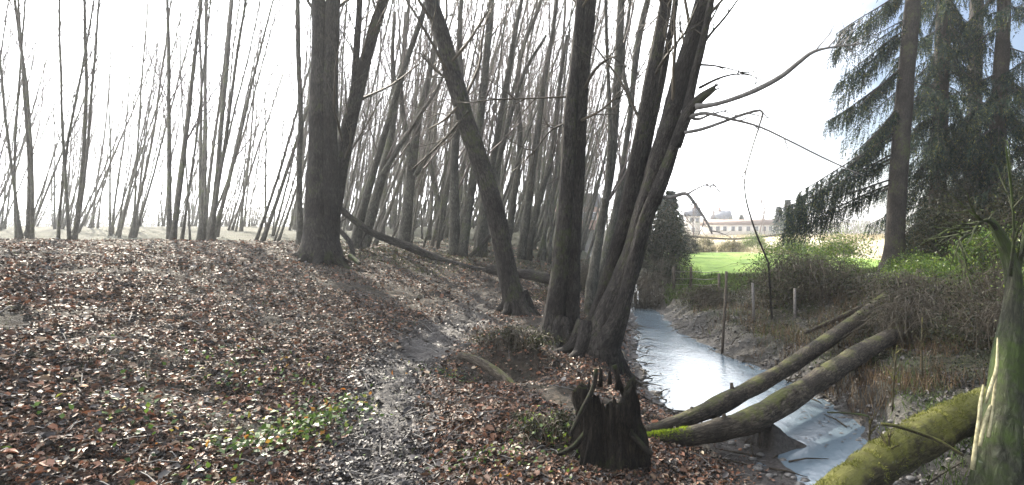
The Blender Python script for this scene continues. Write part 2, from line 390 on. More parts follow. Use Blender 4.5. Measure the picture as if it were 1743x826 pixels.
def gz(x, y): return float(ground(np.array([x]), np.array([y]))[0])
def hit(u, v, y0=2.5, y1=200):         # where the ground is seen at (u, v)
    ys_ = np.geomspace(y0, y1, 1200); p = (u - CU) / F * ys_; z = EYE - (v - CV) / F * ys_
    k = np.nonzero(ground(p, ys_) >= z)[0]; i = k[0] if len(k) else 1199
    return np.array([p[i], ys_[i], gz(p[i], ys_[i])])

def axis(lo, mid_lo, mid_hi, hi, step, grow_=1.09):
    a = list(np.arange(mid_lo, mid_hi + step / 2, step)); s = step; v = mid_hi
    while v < hi: s *= grow_; v = min(v + s, hi); a.append(v)
    s = step; v = mid_lo; b = []
    while v > lo: s *= grow_; v = max(v - s, lo); b.append(v)
    return np.array(b[::-1] + a)
xs = axis(-500, -8.5, 6.5, 500, .055, 1.05); ys = axis(-25, 3.0, 15, 900, .055, 1.035)
X, Y = np.meshgrid(xs, ys); Z = ground(X, Y)
n0, n1 = X.shape
idx = np.arange(n0 * n1).reshape(n0, n1)
q = np.stack([idx[:-1, :-1], idx[:-1, 1:], idx[1:, 1:], idx[1:, :-1]], -1).reshape(-1, 4)
gm = MB(); gm.add(np.stack([X, Y, Z], -1).reshape(-1, 3), q)

m, N, L = mat('woodland_ground')
t = N.new('ShaderNodeTexCoord'); P = t.outputs['Object']
def attr(nm):
    a = N.new('ShaderNodeAttribute'); a.attribute_name = nm; return a.outputs['Fac']
nA = noise(N, L, P, 34, 6, .7); nB = noise(N, L, P, 3.2, 5, .6); nC = noise(N, L, P, 130, 3, .6)
vo = N.new('ShaderNodeTexVoronoi'); vo.inputs['Scale'].default_value = 17; vo.inputs['Randomness'].default_value = 1
ws = N.new('ShaderNodeVectorMath'); ws.operation = 'MULTIPLY_ADD'; L.new(nA.outputs['Color'], ws.inputs[0]); ws.inputs[1].default_value = (.08, .08, .08); L.new(P, ws.inputs[2]); L.new(ws.outputs[0], vo.inputs['Vector'])
sc_ = N.new('ShaderNodeSeparateColor'); L.new(vo.outputs['Color'], sc_.inputs[0])
leafr = ramp(N, [(0, (.016, .011, .009)), (.35, (.035, .024, .019)), (.7, (.07, .046, .035)), (.9, (.12, .08, .06)), (1, (.2, .15, .12))]); L.new(sc_.outputs[0], leafr.inputs[0])
soil = ramp(N, [(.3, (.012, .010, .009)), (.7, (.04, .032, .027))]); L.new(nA.outputs['Fac'], soil.inputs[0])
col = mixc(N, L, math_(N, L, 'MULTIPLY_ADD', nB.outputs['Fac'], 2.4, -.7, clamp=True), soil.outputs[0], leafr.outputs[0])
mossr = ramp(N, [(.3, (.015, .022, .01)), (.7, (.05, .062, .025))]); L.new(nA.outputs['Fac'], mossr.inputs[0])
mf = math_(N, L, 'MULTIPLY', attr('moss'), math_(N, L, 'MULTIPLY_ADD', nB.outputs['Fac'], 3.0, -.85, clamp=True))
col = mixc(N, L, mf, col, mossr.outputs[0])
mudr = ramp(N, [(.3, (.025, .022, .022)), (.5, (.06, .054, .053)), (.7, (.11, .10, .097))]); L.new(nA.outputs['Fac'], mudr.inputs[0])
mudf = math_(N, L, 'MULTIPLY', attr('mud'), math_(N, L, 'MULTIPLY_ADD', nB.outputs['Fac'], 1.5, .1, clamp=True))
col = mixc(N, L, mudf, col, mudr.outputs[0])
nF = noise(N, L, P, .5, 5, .6)
fieldr = ramp(N, [(.3, (.12, .21, .03)), (.5, (.19, .31, .05)), (.7, (.30, .38, .09))]); L.new(nF.outputs['Fac'], fieldr.inputs[0])
col = mixc(N, L, attr('field'), col, fieldr.outputs[0])
tanr = ramp(N, [(.3, (.26, .23, .13)), (.5, (.40, .35, .24)), (.7, (.5, .46, .36))]); L.new(nF.outputs['Fac'], tanr.inputs[0])
col = mixc(N, L, attr('tan'), col, tanr.outputs[0])
hgt = math_(N, L, 'ADD', math_(N, L, 'MULTIPLY', vo.outputs['Distance'], .8), math_(N, L, 'ADD', nA.outputs['Fac'], math_(N, L, 'MULTIPLY', nC.outputs['Fac'], .3)))
rough = math_(N, L, 'MULTIPLY_ADD', mudf, -.34, .9)
fin(N, L, col, rough, hgt, .9, .03, .4)
M['ground'] = m
go = gm.build('ground', m); tag(go, kind='structure', label='leaf strewn woodland floor and stream banks', cat='ground')
xf, yf = X.ravel(), Y.ravel()
xl = np.interp(yf, SY, SL); xr = np.interp(yf, SY, SR)
def put(nm, v):
    a = go.data.attributes.new(nm, 'FLOAT', 'POINT'); a.data.foreach_set('value', np.clip(v, 0, 1).astype(np.float32).ravel())
pm = np.exp(-((xf - path_x(yf)) / (.5 + .3 * fbm(xf, yf, 77, 2))) ** 2 * .8) * sstep(15, 8, yf)
bankm = sstep(1.1, .25, xl - xf) * (xf < xl) + sstep(.8, .1, xf - xr) * (xf > xr) + ((xf >= xl) & (xf <= xr))
right_meadow = sstep(0, .8, xf - np.interp(yf, [0, 17.5, 21, 30, 60], [9, 4.2, .2, -.5, -2]))
ybd = np.where(xf > 8, np.maximum(56 - 1.9 * (xf - 8), 24), 56.) + 1.5 * fbm(xf * .3, yf * .3, 5)
fld = sstep(17.5, 20.5, yf + .8 * fbm(xf, yf, 9)) * right_meadow * sstep(1.5, -1.5, yf - ybd) * (1 - np.exp(-(((xf - 9) / 4.) ** 2 + ((yf - 16) / 5.) ** 2)))
tn = sstep(-2, 1.5, yf - ybd) * sstep(-4, 4, xf - np.interp(yf, [20, 60, 100], [-1, -3, -8]))
lm = (xf < xl)
put('mud', np.maximum(pm, bankm * .85)); put('field', fld); put('tan', tn)
put('moss', np.where(lm, .25 + .75 * sstep(15, 22, yf), .75) + sstep(-2.0, -3.2, xf) * sstep(6, 4, yf) * .5)

# water
m, N, L = mat('stream_water')
t = N.new('ShaderNodeTexCoord'); mp = N.new('ShaderNodeMapping'); mp.inputs['Scale'].default_value = (1.4, .8, 1); L.new(t.outputs['Object'], mp.inputs[0])
w1 = noise(N, L, mp.outputs[0], 12, 6, .65, .25); w2 = noise(N, L, mp.outputs[0], 1.6, 3, .5)
h = math_(N, L, 'ADD', w1.outputs['Fac'], w2.outputs['Fac'])
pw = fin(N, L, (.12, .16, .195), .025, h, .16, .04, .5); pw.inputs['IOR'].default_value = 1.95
M['water'] = m
wm = MB(); wy = np.linspace(-20, 40, 121)
wv = np.array([[np.interp(y, SY, SL) - .8, y, WZ - .035] for y in wy] + [[np.interp(y, SY, SR) + .8, y, WZ - .035] for y in wy])
k = np.arange(120); wm.add(wv, np.stack([k, k + 121, k + 122, k + 1], -1))
tag(wm.build('stream_water', m), kind='structure', label='pale stream reflecting the sky', cat='water')

# ------------------------------------------------------------------ the near alders
def stems(parent, rows_list, mt, n=34, sides=22, lump=.10, ridge=.06, name='stem'):
    out = []
    for k, (rows, Y0, Y1) in enumerate(rows_list):
        P_, R_ = traced(rows, Y0, n, Y1)
        R_ = R_ * .93
        g0 = gz(P_[0][0], P_[0][1])
        if rows[0][1] > 400 and P_[0][2] > g0 - .15 and abs(rows[0][1] - 420) > 0 and rows[0][2] > 30:
            P_ = np.vstack([[P_[0][0], P_[0][1], g0 - .2], P_]); R_ = np.concatenate([[R_[0] * 1.08], R_])
        mb = MB(); mb.tube(P_, R_, sides, lump, seed=int(rng.integers(1, 60)), ridge=ridge)
        out.append((P_, R_, mb.build(name, mt, parent)))
    return out
def side_branches(P_, R_, count, t0, t1, L, rg, mb, up=.5, bias=(0, 0, 0), level=2, kids=5, rscale=.25, spread=.6, wig=.12):
    for k in range(count):
        t = rg.uniform(t0, t1); i = int(t * (len(P_) - 1)); d = P_[min(i + 1, len(P_) - 1)] - P_[i]; d /= np.linalg.norm(d)
        s = np.cross(d, rg.normal(0, 1, 3)); s /= np.linalg.norm(s)
        nd = d * .8 + s * rg.uniform(.5, .9) + np.array(bias)
        grow(mb, P_[i], nd, L * rg.uniform(.6, 1.2), min(max(R_[i] * rscale, .012), .035), level, rg, 4, up, kids, spread, wig)

def flare(parent, x, y, r, n, seed, mt='bark_near', a0=0., spread=2 * math.pi):
    rg = np.random.default_rng(seed)
    for k in range(n):
        a = a0 + spread * (k + rg.uniform(-.25, .25)) / n; d = np.array([math.cos(a), math.sin(a)]); pts = []
        L_ = r * rg.uniform(1.9, 3.0); kk = rg.uniform(-.5, .5)
        for f, up in ((.45, r * 1.5), (.8, r * .75), (1.15, r * .25), (1.7, -.015), (L_ / r, -.07)):
            q_ = np.array([x, y]) + (d + np.array([-d[1], d[0]]) * kk * (f / 3) ** 2) * r * f; pts.append([q_[0], q_[1], gz(q_[0], q_[1]) + up])
        b = MB(); b.tube(spline(pts, 12), np.interp(np.linspace(0, 1, 12), [0, .4, 1], [r * .36, r * .30, r * .10]), 9, .15, int(rg.integers(50))); b.build('root', M[mt], parent)
# twin alder at the far left of the photograph
bz = at(546, 418, 12)
t = thing('alder_tree', 'thick twin-stemmed alder at the left, base on top of the bank', 'tree', (bz[0], bz[1], bz[2]))
S1 = stems(t, [([(541, 428, 62), (541, 400, 46), (540, 330, 36), (541, 230, 31), (543, 130, 28), (543, 50, 24), (542, -30, 21), (540, -200, 17)], 12, 12.2),
               ([(553, 428, 60), (555, 395, 42), (558, 320, 34), (559, 220, 31), (561, 120, 28), (566, 40, 26), (569, -30, 23), (580, -200, 18)], 12.1, 12.3)], M['bark_near'])
tw = MB(); rg = np.random.default_rng(5)
for P_, R_, _ in S1: side_branches(P_, R_, 5, .72, .98, 3, rg, tw)
tw.build('twigs', M['twig'], t)
t = thing('alder_tree', 'forked alder leaning right, crossing the foot of the thick twin-stemmed tree at left', 'tree', at(562, 420, 12.4))
S1 = stems(t, [([(556, 432, 44), (563, 390, 30), (577, 300, 25), (592, 220, 24), (610, 150, 21), (628, 80, 19), (645, 25, 17), (700, -170, 12)], 12.4, 13),
               ([(596, 205, 14), (603, 150, 12), (606, 100, 11), (611, 30, 10), (616, -60, 8), (622, -170, 6)], 12.6, 12.9)], M['bark_near'])
tw = MB()
for P_, R_, _ in S1: side_branches(P_, R_, 9, .3, .98, 2.2, rg, tw)
tw.build('twigs', M['twig'], t)

flare(bpy.data.objects['alder_tree'], at(545, 418, 12.0)[0], 12.05, .34, 6, 71)
# single trunk leaning to the left
b0 = at(880, 530, 11.3)
t = thing('alder_tree', 'single dark trunk leaning strongly to the left across the middle of the wood', 'tree', b0)
S2 = stems(t, [([(884, 540, 66), (878, 522, 46), (868, 480, 37), (857, 430, 34), (845, 370, 34), (820, 285, 33), (795, 210, 32), (772, 130, 30), (757, 75, 28), (740, 20, 25), (700, -110, 20), (670, -230, 15)], 11.3, 11.0)], M['bark_near'], n=44)
tw = MB(); rg = np.random.default_rng(9)
P_, R_, _ = S2[0]; side_branches(P_, R_, 6, .6, .98, 2.6, rg, tw)
for (u, v, u2, v2, w) in [(797, 190, 700, 290, 5), (785, 175, 730, 220, 5), (770, 140, 715, 90, 5), (765, 110, 830, 20, 6)]:
    Pb, Rb = traced([(u, v, w), ((u + u2) / 2, (v + v2) / 2 + 6, w * .8), (u2, v2, w * .5)], 11, 9); tw.tube(Pb, Rb, 5)
    side_branches(Pb, Rb, 6, .2, 1, .9, rg, tw, level=1, rscale=.4)
tw.build('twigs', M['twig'], t)

flare(t, b0[0], 11.3, .27, 6, 72)
# twin clump in the centre
b0 = at(955, 575, 9.0)
t = thing('alder_tree', 'upright pair of dark alder stems joined at the foot, beside the stream', 'tree', b0)
S3 = stems(t, [([(940, 583, 66), (943, 550, 42), (951, 480, 33), (959, 400, 28), (966, 300, 26), (970, 200, 24), (978, 120, 20), (986, 30, 18), (992, -60, 16), (1000, -200, 13)], 8.95, 9.0),
               ([(968, 588, 70), (968, 550, 44), (971, 480, 35), (975, 400, 32), (981, 300, 30), (987, 200, 27), (993, 120, 25), (1002, 30, 23), (1008, -60, 20), (1018, -200, 16)], 9.1, 9.2)], M['bark_near'], n=44)
tw = MB(); rg = np.random.default_rng(12)
for P_, R_, _ in S3: side_branches(P_, R_, 4, .75, .98, 2.4, rg, tw)
for (rows) in [[(996, 150, 7), (1012, 120, 5), (1035, 100, 4), (1050, 96, 2)], [(990, 205, 5), (1020, 190, 4), (1050, 165, 2)], [(968, 165, 4), (900, 168, 3), (840, 170, 3), (790, 176, 2)], [(962, 210, 4), (935, 225, 3), (905, 265, 2)]]:
    Pb, Rb = traced(rows, 9, 12, 8.4); tw.tube(Pb, Rb, 5); side_branches(Pb, Rb, 5, .2, 1, .6, rg, tw, level=1, rscale=.4)
tw.build('twigs', M['twig'], t)

flare(t, b0[0], 9.05, .33, 7, 73)
# leaning cluster over the stream
b0 = at(1015, 590, 8.7)
t = thing('alder_tree', 'cluster of alder stems leaning right over the stream, with snapped limbs', 'tree', b0)
S4 = stems(t, [([(1004, 602, 78), (1008, 565, 40), (1027, 500, 26), (1044, 440, 24), (1064, 370, 28), (1080, 290, 28), (1097, 200, 26), (1112, 120, 25), (1128, 35, 23), (1142, -50, 20), (1165, -200, 15)], 8.8, 8.8),
               ([(1018, 602, 84), (1026, 565, 56), (1052, 500, 46), (1075, 440, 41), (1095, 370, 40), (1115, 300, 38), (1135, 225, 36), (1154, 150, 33), (1170, 90, 30), (1187, 32, 26), (1208, -50, 22), (1240, -190, 16)], 8.6, 8.4),
               ([(1065, 420, 20), (1090, 310, 17), (1106, 230, 15), (1124, 150, 14), (1137, 80, 12), (1146, 30, 11), (1156, -50, 10), (1168, -160, 7)], 8.95, 9.1),
               ([(1112, 345, 26), (1143, 262, 20), (1166, 200, 17), (1182, 130, 16), (1194, 80, 14), (1205, 30, 13), (1218, -40, 11), (1235, -150, 8)], 8.35, 8.1),
               ([(1030, 590, 60), (1060, 520, 32), (1080, 440, 26), (1100, 370, 26), (1130, 300, 24), (1150, 250, 14)], 8.45, 8.3)], M['bark_near'], n=44)
flare(t, at(1012, 598, 8.7)[0], 8.7, .36, 7, 74)
limb = MB()
for rows, y0, y1 in [([(1150, 250, 22), (1170, 195, 20), (1190, 170, 17), (1205, 158, 13), (1216, 150, 9)], 8.3, 8.0)]:
    Pb, Rb = traced(rows, y0, 12, y1); limb.tube(Pb, Rb, 10, .12, 3)
for k in range(6):       # splintered end
    e = Pb[-1] + np.array([U(-.03, .05), U(-.03, .03), U(-.03, .03)]); limb.tube([e, e + np.array([U(.05, .12), U(-.03, .03), U(.02, .1)])], [.012, .003], 4)
limb.build('snapped_limb', M['bark_near'], t)
arch = MB(); Pb, Rb = traced([(1185, 182, 12), (1215, 178, 8), (1250, 168, 8), (1290, 152, 9), (1330, 130, 9), (1360, 106, 8), (1385, 88, 6), (1420, 80, 3), (1468, 74, 2)], 8.1, 26, 7.2)
arch.tube(Pb, Rb, 8, .08, 5); side_branches(Pb, Rb, 10, .75, 1, .35, rg, arch, level=1, rscale=.4)
arch.build('branch', M['snag'], t)
for rows, y0, y1 in [([(1170, 200, 7), (1200, 193, 6), (1240, 202, 5), (1290, 215, 4), (1340, 238, 3.4), (1400, 268, 3), (1470, 300, 2)], 8.2, 7.6),
                     ([(1165, 226, 6), (1195, 220, 6), (1230, 208, 5), (1268, 194, 5), (1297, 189, 4.4), (1292, 215, 3), (1281, 250, 2.6), (1270, 290, 2.4), (1266, 320, 2)], 8.2, 7.8),
                     ([(1190, 150, 5), (1220, 135, 4), (1248, 127, 3), (1275, 128, 2), (1300, 138, 1.5)], 8.0, 7.4),
                     ([(1184, 110, 4), (1215, 112, 3), (1245, 118, 2), (1262, 124, 1.4)], 8.2, 7.8),
                     ([(1197, 75, 5), (1212, 55, 4.5), (1232, 32, 4), (1250, 8, 3), (1275, -30, 2)], 8.2, 7.8),
                     ([(1110, 335, 7), (1140, 336, 6), (1162, 330, 6), (1172, 333, 6), (1188, 355, 5), (1203, 378, 4), (1212, 398, 3)], 8.4, 8.0),
                     ([(1168, 332, 4), (1185, 322, 2.6), (1203, 314, 2.4), (1215, 313, 1.6)], 8.1, 7.9),
                     ([(1160, 190, 6), (1185, 203, 5), (1210, 195, 3), (1240, 187, 2)], 8.3, 8.0)]:
    b = MB(); Pb, Rb = traced(rows, y0, 24, y1); b.tube(Pb, Rb, 6, .06, 2); side_branches(Pb, Rb, 3, .3, 1, .3, rg, b, level=1, rscale=.4)
    b.build('branch', M['snag'] if rows[0][1] > 180 else M['bark_near'], t)
tw = MB()
for P_, R_, _ in S4[:4]: side_branches(P_, R_, 5, .6, .98, 1.8, rg, tw)
for k in range(16):
    v = rg.uniform(230, 520); u = np.interp(v, [230, 300, 430, 520], [1150, 1128, 1092, 1062])
    grow(tw, at(u, v, 8.4), (rg.uniform(.3, 1), rg.uniform(-.5, .5), rg.uniform(-.4, .5)), rg.uniform(.3, .8), .006, 1, rg, 3, .2, 4)
tw.build('twigs', M['twig'], t)

# ------------------------------------------------------------------ the stand of leaning alders behind
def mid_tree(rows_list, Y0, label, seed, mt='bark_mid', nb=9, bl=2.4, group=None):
    rg = np.random.default_rng(seed); r0 = rows_list[0][0]
    base = at(r0[0], r0[1], Y0); base[2] = gz(base[0], base[1])
    t = thing('alder_tree', label, 'tree', base, group)
    b = MB(); tw = MB()
    for rows in rows_list:
        P_, R_ = traced(rows, Y0, 26, Y0 + U(-.8, .8)); R_ = R_ * .82
        if rows is rows_list[0] or rows[0][1] > 380: P_[0][2] = min(P_[0][2], gz(P_[0][0], P_[0][1]) - .15)
        b.tube(P_, R_, 11, .08, int(rg.integers(50)), ridge=.03)
        side_branches(P_, R_, nb, .3, .98, bl, rg, tw, bias=(.25, 0, .3), level=2, kids=4, spread=.45, wig=.07)
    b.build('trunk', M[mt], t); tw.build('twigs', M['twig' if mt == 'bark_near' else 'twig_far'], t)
G = 'leaning alders in the wood'
mid_tree([[(604, 432, 26), (612, 380, 17), (634, 300, 14), (660, 210, 12), (690, 110, 11), (716, 35, 10), (760, -100, 7)]], 15, 'slender alder leaning right, just right of the forked tree at left', 21, group=G)
mid_tree([[(616, 432, 26), (630, 370, 20), (650, 300, 17), (664, 240, 14), (672, 170, 11), (668, 100, 8), (672, 20, 6)], [(650, 300, 12), (680, 250, 9), (715, 195, 8), (745, 150, 6), (765, 100, 5)]], 16, 'alder with a limb running out to the right, in front of the far stand', 22, group=G)
mid_tree([[(682, 438, 34), (690, 390, 24), (697, 320, 20), (704, 260, 17), (712, 200, 15), (728, 140, 12), (742, 60, 9), (750, -60, 6)], [(700, 290, 13), (690, 220, 10), (682, 150, 8), (690, 70, 6), (700, -40, 4)], [(706, 300, 10), (740, 250, 8), (775, 225, 6)]], 18, 'straight forked alder behind the fallen pole, with a broad foot', 23, group=G)
mid_tree([[(742, 412, 14), (748, 360, 11), (736, 300, 9), (728, 240, 8), (735, 160, 6)], [(748, 412, 14), (756, 350, 10), (770, 280, 8), (776, 200, 7), (790, 100, 5)]], 24, 'thin alder whose two stems part in a narrow V', 24, group=G)
mid_tree([[(772, 436, 24), (774, 380, 21), (773, 310, 18), (775, 240, 16), (784, 160, 13), (782, 60, 10), (790, -60, 7)], [(786, 438, 24), (795, 370, 18), (806, 300, 17), (815, 220, 17), (826, 120, 15), (834, 30, 13), (842, -80, 9)]], 17, 'pair of upright grey alder stems behind the left-leaning trunk', 25, group=G, nb=7)
mid_tree([[(815, 438, 20), (822, 380, 15), (835, 300, 13), (850, 210, 12), (862, 140, 10), (876, 60, 9), (900, -60, 6)], [(824, 400, 12), (838, 320, 10), (858, 240, 8), (890, 130, 7), (930, 60, 5)]], 18, 'leaning alder just right of the left-leaning trunk, dividing low down', 26, group=G, nb=7)
mid_tree([[(888, 430, 22), (895, 380, 16), (905, 300, 14), (916, 220, 13), (926, 140, 11), (940, 60, 9), (955, -50, 6)], [(900, 420, 15), (918, 340, 12), (940, 260, 10), (952, 150, 8), (965, 60, 6)]], 19, 'two pale leaning alder stems left of the upright dark pair', 27, group=G, nb=7)
mid_tree([[(1004, 505, 30), (1014, 440, 20), (1026, 370, 17), (1040, 290, 17), (1046, 210, 17), (1052, 120, 17), (1056, 30, 16), (1062, -80, 12)], [(1030, 350, 12), (1038, 250, 10), (1036, 150, 8), (1032, 40, 7), (1030, -80, 5)]], 12.5, 'grey upright alder seen between the dark pair and the cluster over the stream', 28, nb=6, group=G)
mid_tree([[(1016, 500, 24), (1034, 420, 18), (1052, 340, 15), (1064, 260, 13), (1074, 180, 11), (1082, 100, 14), (1095, 30, 13), (1120, -60, 10)], [(1074, 180, 10), (1060, 110, 8), (1068, 40, 7), (1080, -50, 5)]], 13.5, 'thin crooked alder close behind the cluster over the stream', 29, nb=7, group=G)
mid_tree([[(512, 440, 22), (511, 380, 12), (509, 300, 10), (512, 200, 9), (508, 100, 9), (507, 20, 8), (505, -90, 6)]], 14, 'thin upright alder left of the thick twin-stemmed tree', 30, group=G)
mid_tree([[(648, 400, 16), (652, 350, 12), (658, 280, 10), (672, 200, 9), (684, 120, 7), (690, 20, 5)]], 26, 'far thin alder between the V-shaped and the forked trees at left', 31, mt='bark_far_veil', group=G)
mid_tree([[(860, 432, 20), (870, 370, 14), (880, 300, 12), (885, 230, 11), (880, 150, 10), (890, 80, 9), (915, 20, 7), (940, -60, 5)]], 21, 'crooked pale alder midway between the left-leaning trunk and the dark pair', 32, group=G)

# prototypes of the crowd of stems, modelled at the origin
def proto(seed, stems_n, lean, H=13):
    rg = np.random.default_rng(seed); b = MB(); tw = MB()
    for s in range(stems_n):
        a = rg.uniform(0, 6.28); r_o = rg.uniform(.08, .42); d = np.array([lean + rg.normal(0, .09) + .10 * math.cos(a), .10 * math.sin(a), 1.0]); h = H * rg.uniform(.75, 1.1); n = 15
        r = rg.uniform(.03, .072); p = np.array([r_o * math.cos(a) * (stems_n > 1), r_o * math.sin(a) * (stems_n > 1), -.25]); pts = [p]; d /= np.linalg.norm(d)
        for i in range(n - 1):
            d = d + rg.normal(0, .02, 3) + np.array([0, 0, .012]); d /= np.linalg.norm(d); p = p + d * h / (n - 1); pts.append(p)
        pts = np.array(pts); R = r * (1 - .8 * np.linspace(0, 1, n)); R[0] *= 1.7; R[1] *= 1.05
        b.tube(pts, R, 8, .08, int(rg.integers(50)))
        side_branches(pts, R, 11, .25, .97, 3.2, rg, tw, up=.9, bias=(.2, 0, .7), level=2, kids=4, rscale=.36, spread=.38, wig=.05)
    return b.mesh('trunk', M['bark_far_veil']), tw.mesh('twigs', M['twig_far'])
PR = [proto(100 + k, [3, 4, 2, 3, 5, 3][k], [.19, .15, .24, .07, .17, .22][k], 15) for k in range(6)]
def place_proto(x, y, k, rz, s, label, group, cat='tree', tilt=0.0):
    t = thing('alder_tree', label, cat, (x, y, gz(x, y)), group, world=False)
    t.rotation_euler = (0, tilt, rz); t.scale = (s, s, s)
    for nm, me in zip(('trunk', 'twigs'), PR[k]):
        o = bpy.data.objects.new(nm, me); C.objects.link(o); o.parent = t
used = set()
KINDS_ = ['three-stemmed', 'four-stemmed', 'two-stemmed', 'close-stemmed', 'five-stemmed', 'leaning']
def pick(rg, place):
    for _ in range(60):
        k_ = int(rg.integers(6)); tall = bool(rg.random() < .5)
        lab = '%s %s bare alder in the %s' % ('tall' if tall else 'short', KINDS_[k_], place)
        if lab not in used: break
    used.add(lab); return k_, tall, lab
rg = np.random.default_rng(44)
placed = []
tries = 0
while len(placed) < 205 and tries < 20000:
    tries += 1
    y = rg.uniform(19, 72); u = rg.uniform(500, 985) if rg.random() < .88 else rg.uniform(985, 1075)
    if u < 770 and y < 34 and rg.random() < .6: continue
    if u > 985 and y < 30: continue
    x = (u - CU) / F * y
    if x > np.interp(y, SY, SL) - 1.5 and y < 40: continue
    if any((x - a) ** 2 + (y - b) ** 2 < 1.05 ** 2 for a, b in placed): continue
    placed.append((x, y))
    band = 'near' if y < 30 else 'mid' if y < 44 else 'far'
    zone = ['left of the thick twin-stemmed tree', 'behind the thick twin-stemmed and forked trees', 'above the long fallen pole', 'beneath the left-leaning trunk', 'between the left-leaning trunk and the upright pair', 'behind the upright pair', 'behind the cluster over the stream'][int(np.searchsorted([522, 610, 720, 815, 930, 1000], u))]
    k_, tall, lab = pick(rg, {'near': 'front', 'mid': 'middle', 'far': 'far'}[band] + ' ranks, ' + zone)
    place_proto(x, y, k_, rg.uniform(-.5, .5), rg.uniform(1.02, 1.18) if tall else rg.uniform(.76, .92), lab, 'alders in the crowded stand')

# the same wood carried on to the left
left = []
for _ in range(4000):
    y = rg.uniform(17, 66); u = rg.uniform(-60, 498); x = (u - CU) / F * y
    if len(left) >= 48 or any((x - a) ** 2 + (y - b_) ** 2 < 2.1 ** 2 for a, b_ in left): continue
    left.append((x, y)); bd = 'front' if y < 32 else 'middle' if y < 48 else 'far'
    k_, tall, lab = pick(rg, bd + ' ranks, ' + ['at the far left edge', 'a little in from the left edge', 'well left of the thick tree'][min(2, int(max(0, u) / 166))])
    place_proto(x, y, k_, rg.uniform(-.5, .5), rg.uniform(1.02, 1.16) if tall else rg.uniform(.78, .92), lab, 'alders on the left slope')
for i, (x, y, k, rz, s) in enumerate([(-13.5, 16, 0, -.4, .95), (-17, 21, 3, .3, 1.0), (-21, 19, 1, -.7, 1.05)]):
    place_proto(x, y, k, rz, s, 'bare alder on the open rise, %s' % ['clump just left of the thick twin-stemmed tree', 'tall one in the middle', 'leaning one a little farther left', 'small far one behind the tall one', 'thin far one in the gap', 'distant one toward the left edge', 'distant spreading one at far left', 'distant one near the straw field', 'many-stemmed one beside the near clump', 'farthest of all', 'slim pair left of the middle'][i], 'alders on the open rise')

# ------------------------------------------------------------------ fallen trunks, stump, mossy log
def log(name, label, rows, mt, n=30, sides=20, lump=.12, ridge=.05, cat='log', roots=None):
    P_, R_ = traced4(rows, n)
    if 'upper of the two' in label or 'lower, thicker' in label: R_ = R_ * .86; P_ = P_.copy(); P_[:, 2] += .02
    t = thing(name, label, cat, P_[0])
    if R_.max() > .1:          # knots and swellings
        R_ = R_ * (1 + .10 * np.array([vnoise(np.array([i * .9]), np.array([len(label) * 1.])) [0] * 2 for i in range(len(R_))]))
    b = MB(); b.tube(P_, R_, sides + 8, lump, int(rng.integers(1, 60)), ridge=ridge); b.build('trunk', M[mt], t)
    if R_.max() > .1:
        for q in range(0 if 'corner' in label else 4):
            i = int(rng.integers(4, len(P_) - 4)); a = U(-.6, 1.1); Td = P_[i + 1] - P_[i]; Td /= np.linalg.norm(Td); S_ = np.cross(Td, [0, 0, 1.]); Un = np.cross(S_, Td); d = Un * math.cos(a) - S_ * math.sin(a) * (1 if rng.random() < .5 else -1) + Td * U(0, .7); d /= np.linalg.norm(d); l = U(.02, .08)
            sb = MB(); sb.tube([P_[i] + d * R_[i] * .6, P_[i] + d * (R_[i] + l * .3), P_[i] + d * (R_[i] + l)], [R_[i] * .36, R_[i] * .2, R_[i] * .15], 8, .2, q); sb.build('branch_stub', M[mt], t)
    return t, P_, R_
tA, PA, RA = log('fallen_log', 'upper of the two fallen trunks lying across the stream', [(1098, 738, 18, 5.6), (1140, 726, 24, 5.8), (1180, 712, 30, 6.1), (1230, 690, 34, 6.6), (1290, 658, 33, 7.3), (1350, 622, 32, 8.2), (1450, 553, 27, 10.2), (1512, 506, 24, 11.7), (1540, 486, 20, 12.6)], 'bark_log')
stub = MB(); stub.tube([at(1216, 700, 6.4), at(1219, 722, 6.35)], [.05, .035], 8, .1); stub.build('branch_stub', M['bark_log'], tA)
stub = MB(); grow(stub, PA[-6], (.2, .4, 1), .45, .014, 2, rng, 5, .1, 5, .9, .2); stub.build('dead_twigs', M['twig'], tA)
tB, PB, RB = log('fallen_log', 'lower, thicker of the two fallen trunks over the stream, bright moss at its near end', [(1085, 752, 16, 5.35), (1130, 749, 26, 5.5), (1180, 745, 36, 5.7), (1270, 722, 48, 6.1), (1330, 690, 48, 6.6), (1400, 646, 42, 7.4), (1470, 600, 36, 8.5), (1560, 552, 28, 9.9), (1600, 528, 22, 10.8)], 'bark_log')
ms = MB(); k = 2600
u = rng.random(k); ii = u * (len(PB) * .19) + 1; i0 = ii.astype(int); base = PB[i0] + (PB[i0 + 1] - PB[i0]) * (ii - i0)[:, None]
an = rng.normal(0, .65, k); rr = RB[i0]
Tn = PB[i0 + 1] - PB[i0]; Tn /= np.linalg.norm(Tn, axis=1)[:, None]; Sd = np.cross(Tn, [0, 0, 1.]); Up = np.cross(Sd, Tn)
nrm = Up * np.cos(an)[:, None] + Sd * np.sin(an)[:, None]
ms.cards(base + nrm * rr[:, None] * .96, nrm + rng.normal(0, .5, (k, 3)), rng.normal(0, 1, (k, 3)), rng.uniform(.015, .035, k), .008, 0, 'tri')
M['moss'] = plain('bright_moss', 0, 0, .7, island=True, translucent=.3, stops=[(0, (.10, .15, .01)), (.5, (.25, .34, .02)), (1, (.42, .5, .04))])
ms.build('moss_patch', M['moss'], tB)
stub = MB(); grow(stub, PB[-4], (.2, .3, .9), .45, .014, 2, rng, 5, .1, 5, .9, .2); stub.build('dead_twigs', M['twig'], tB)
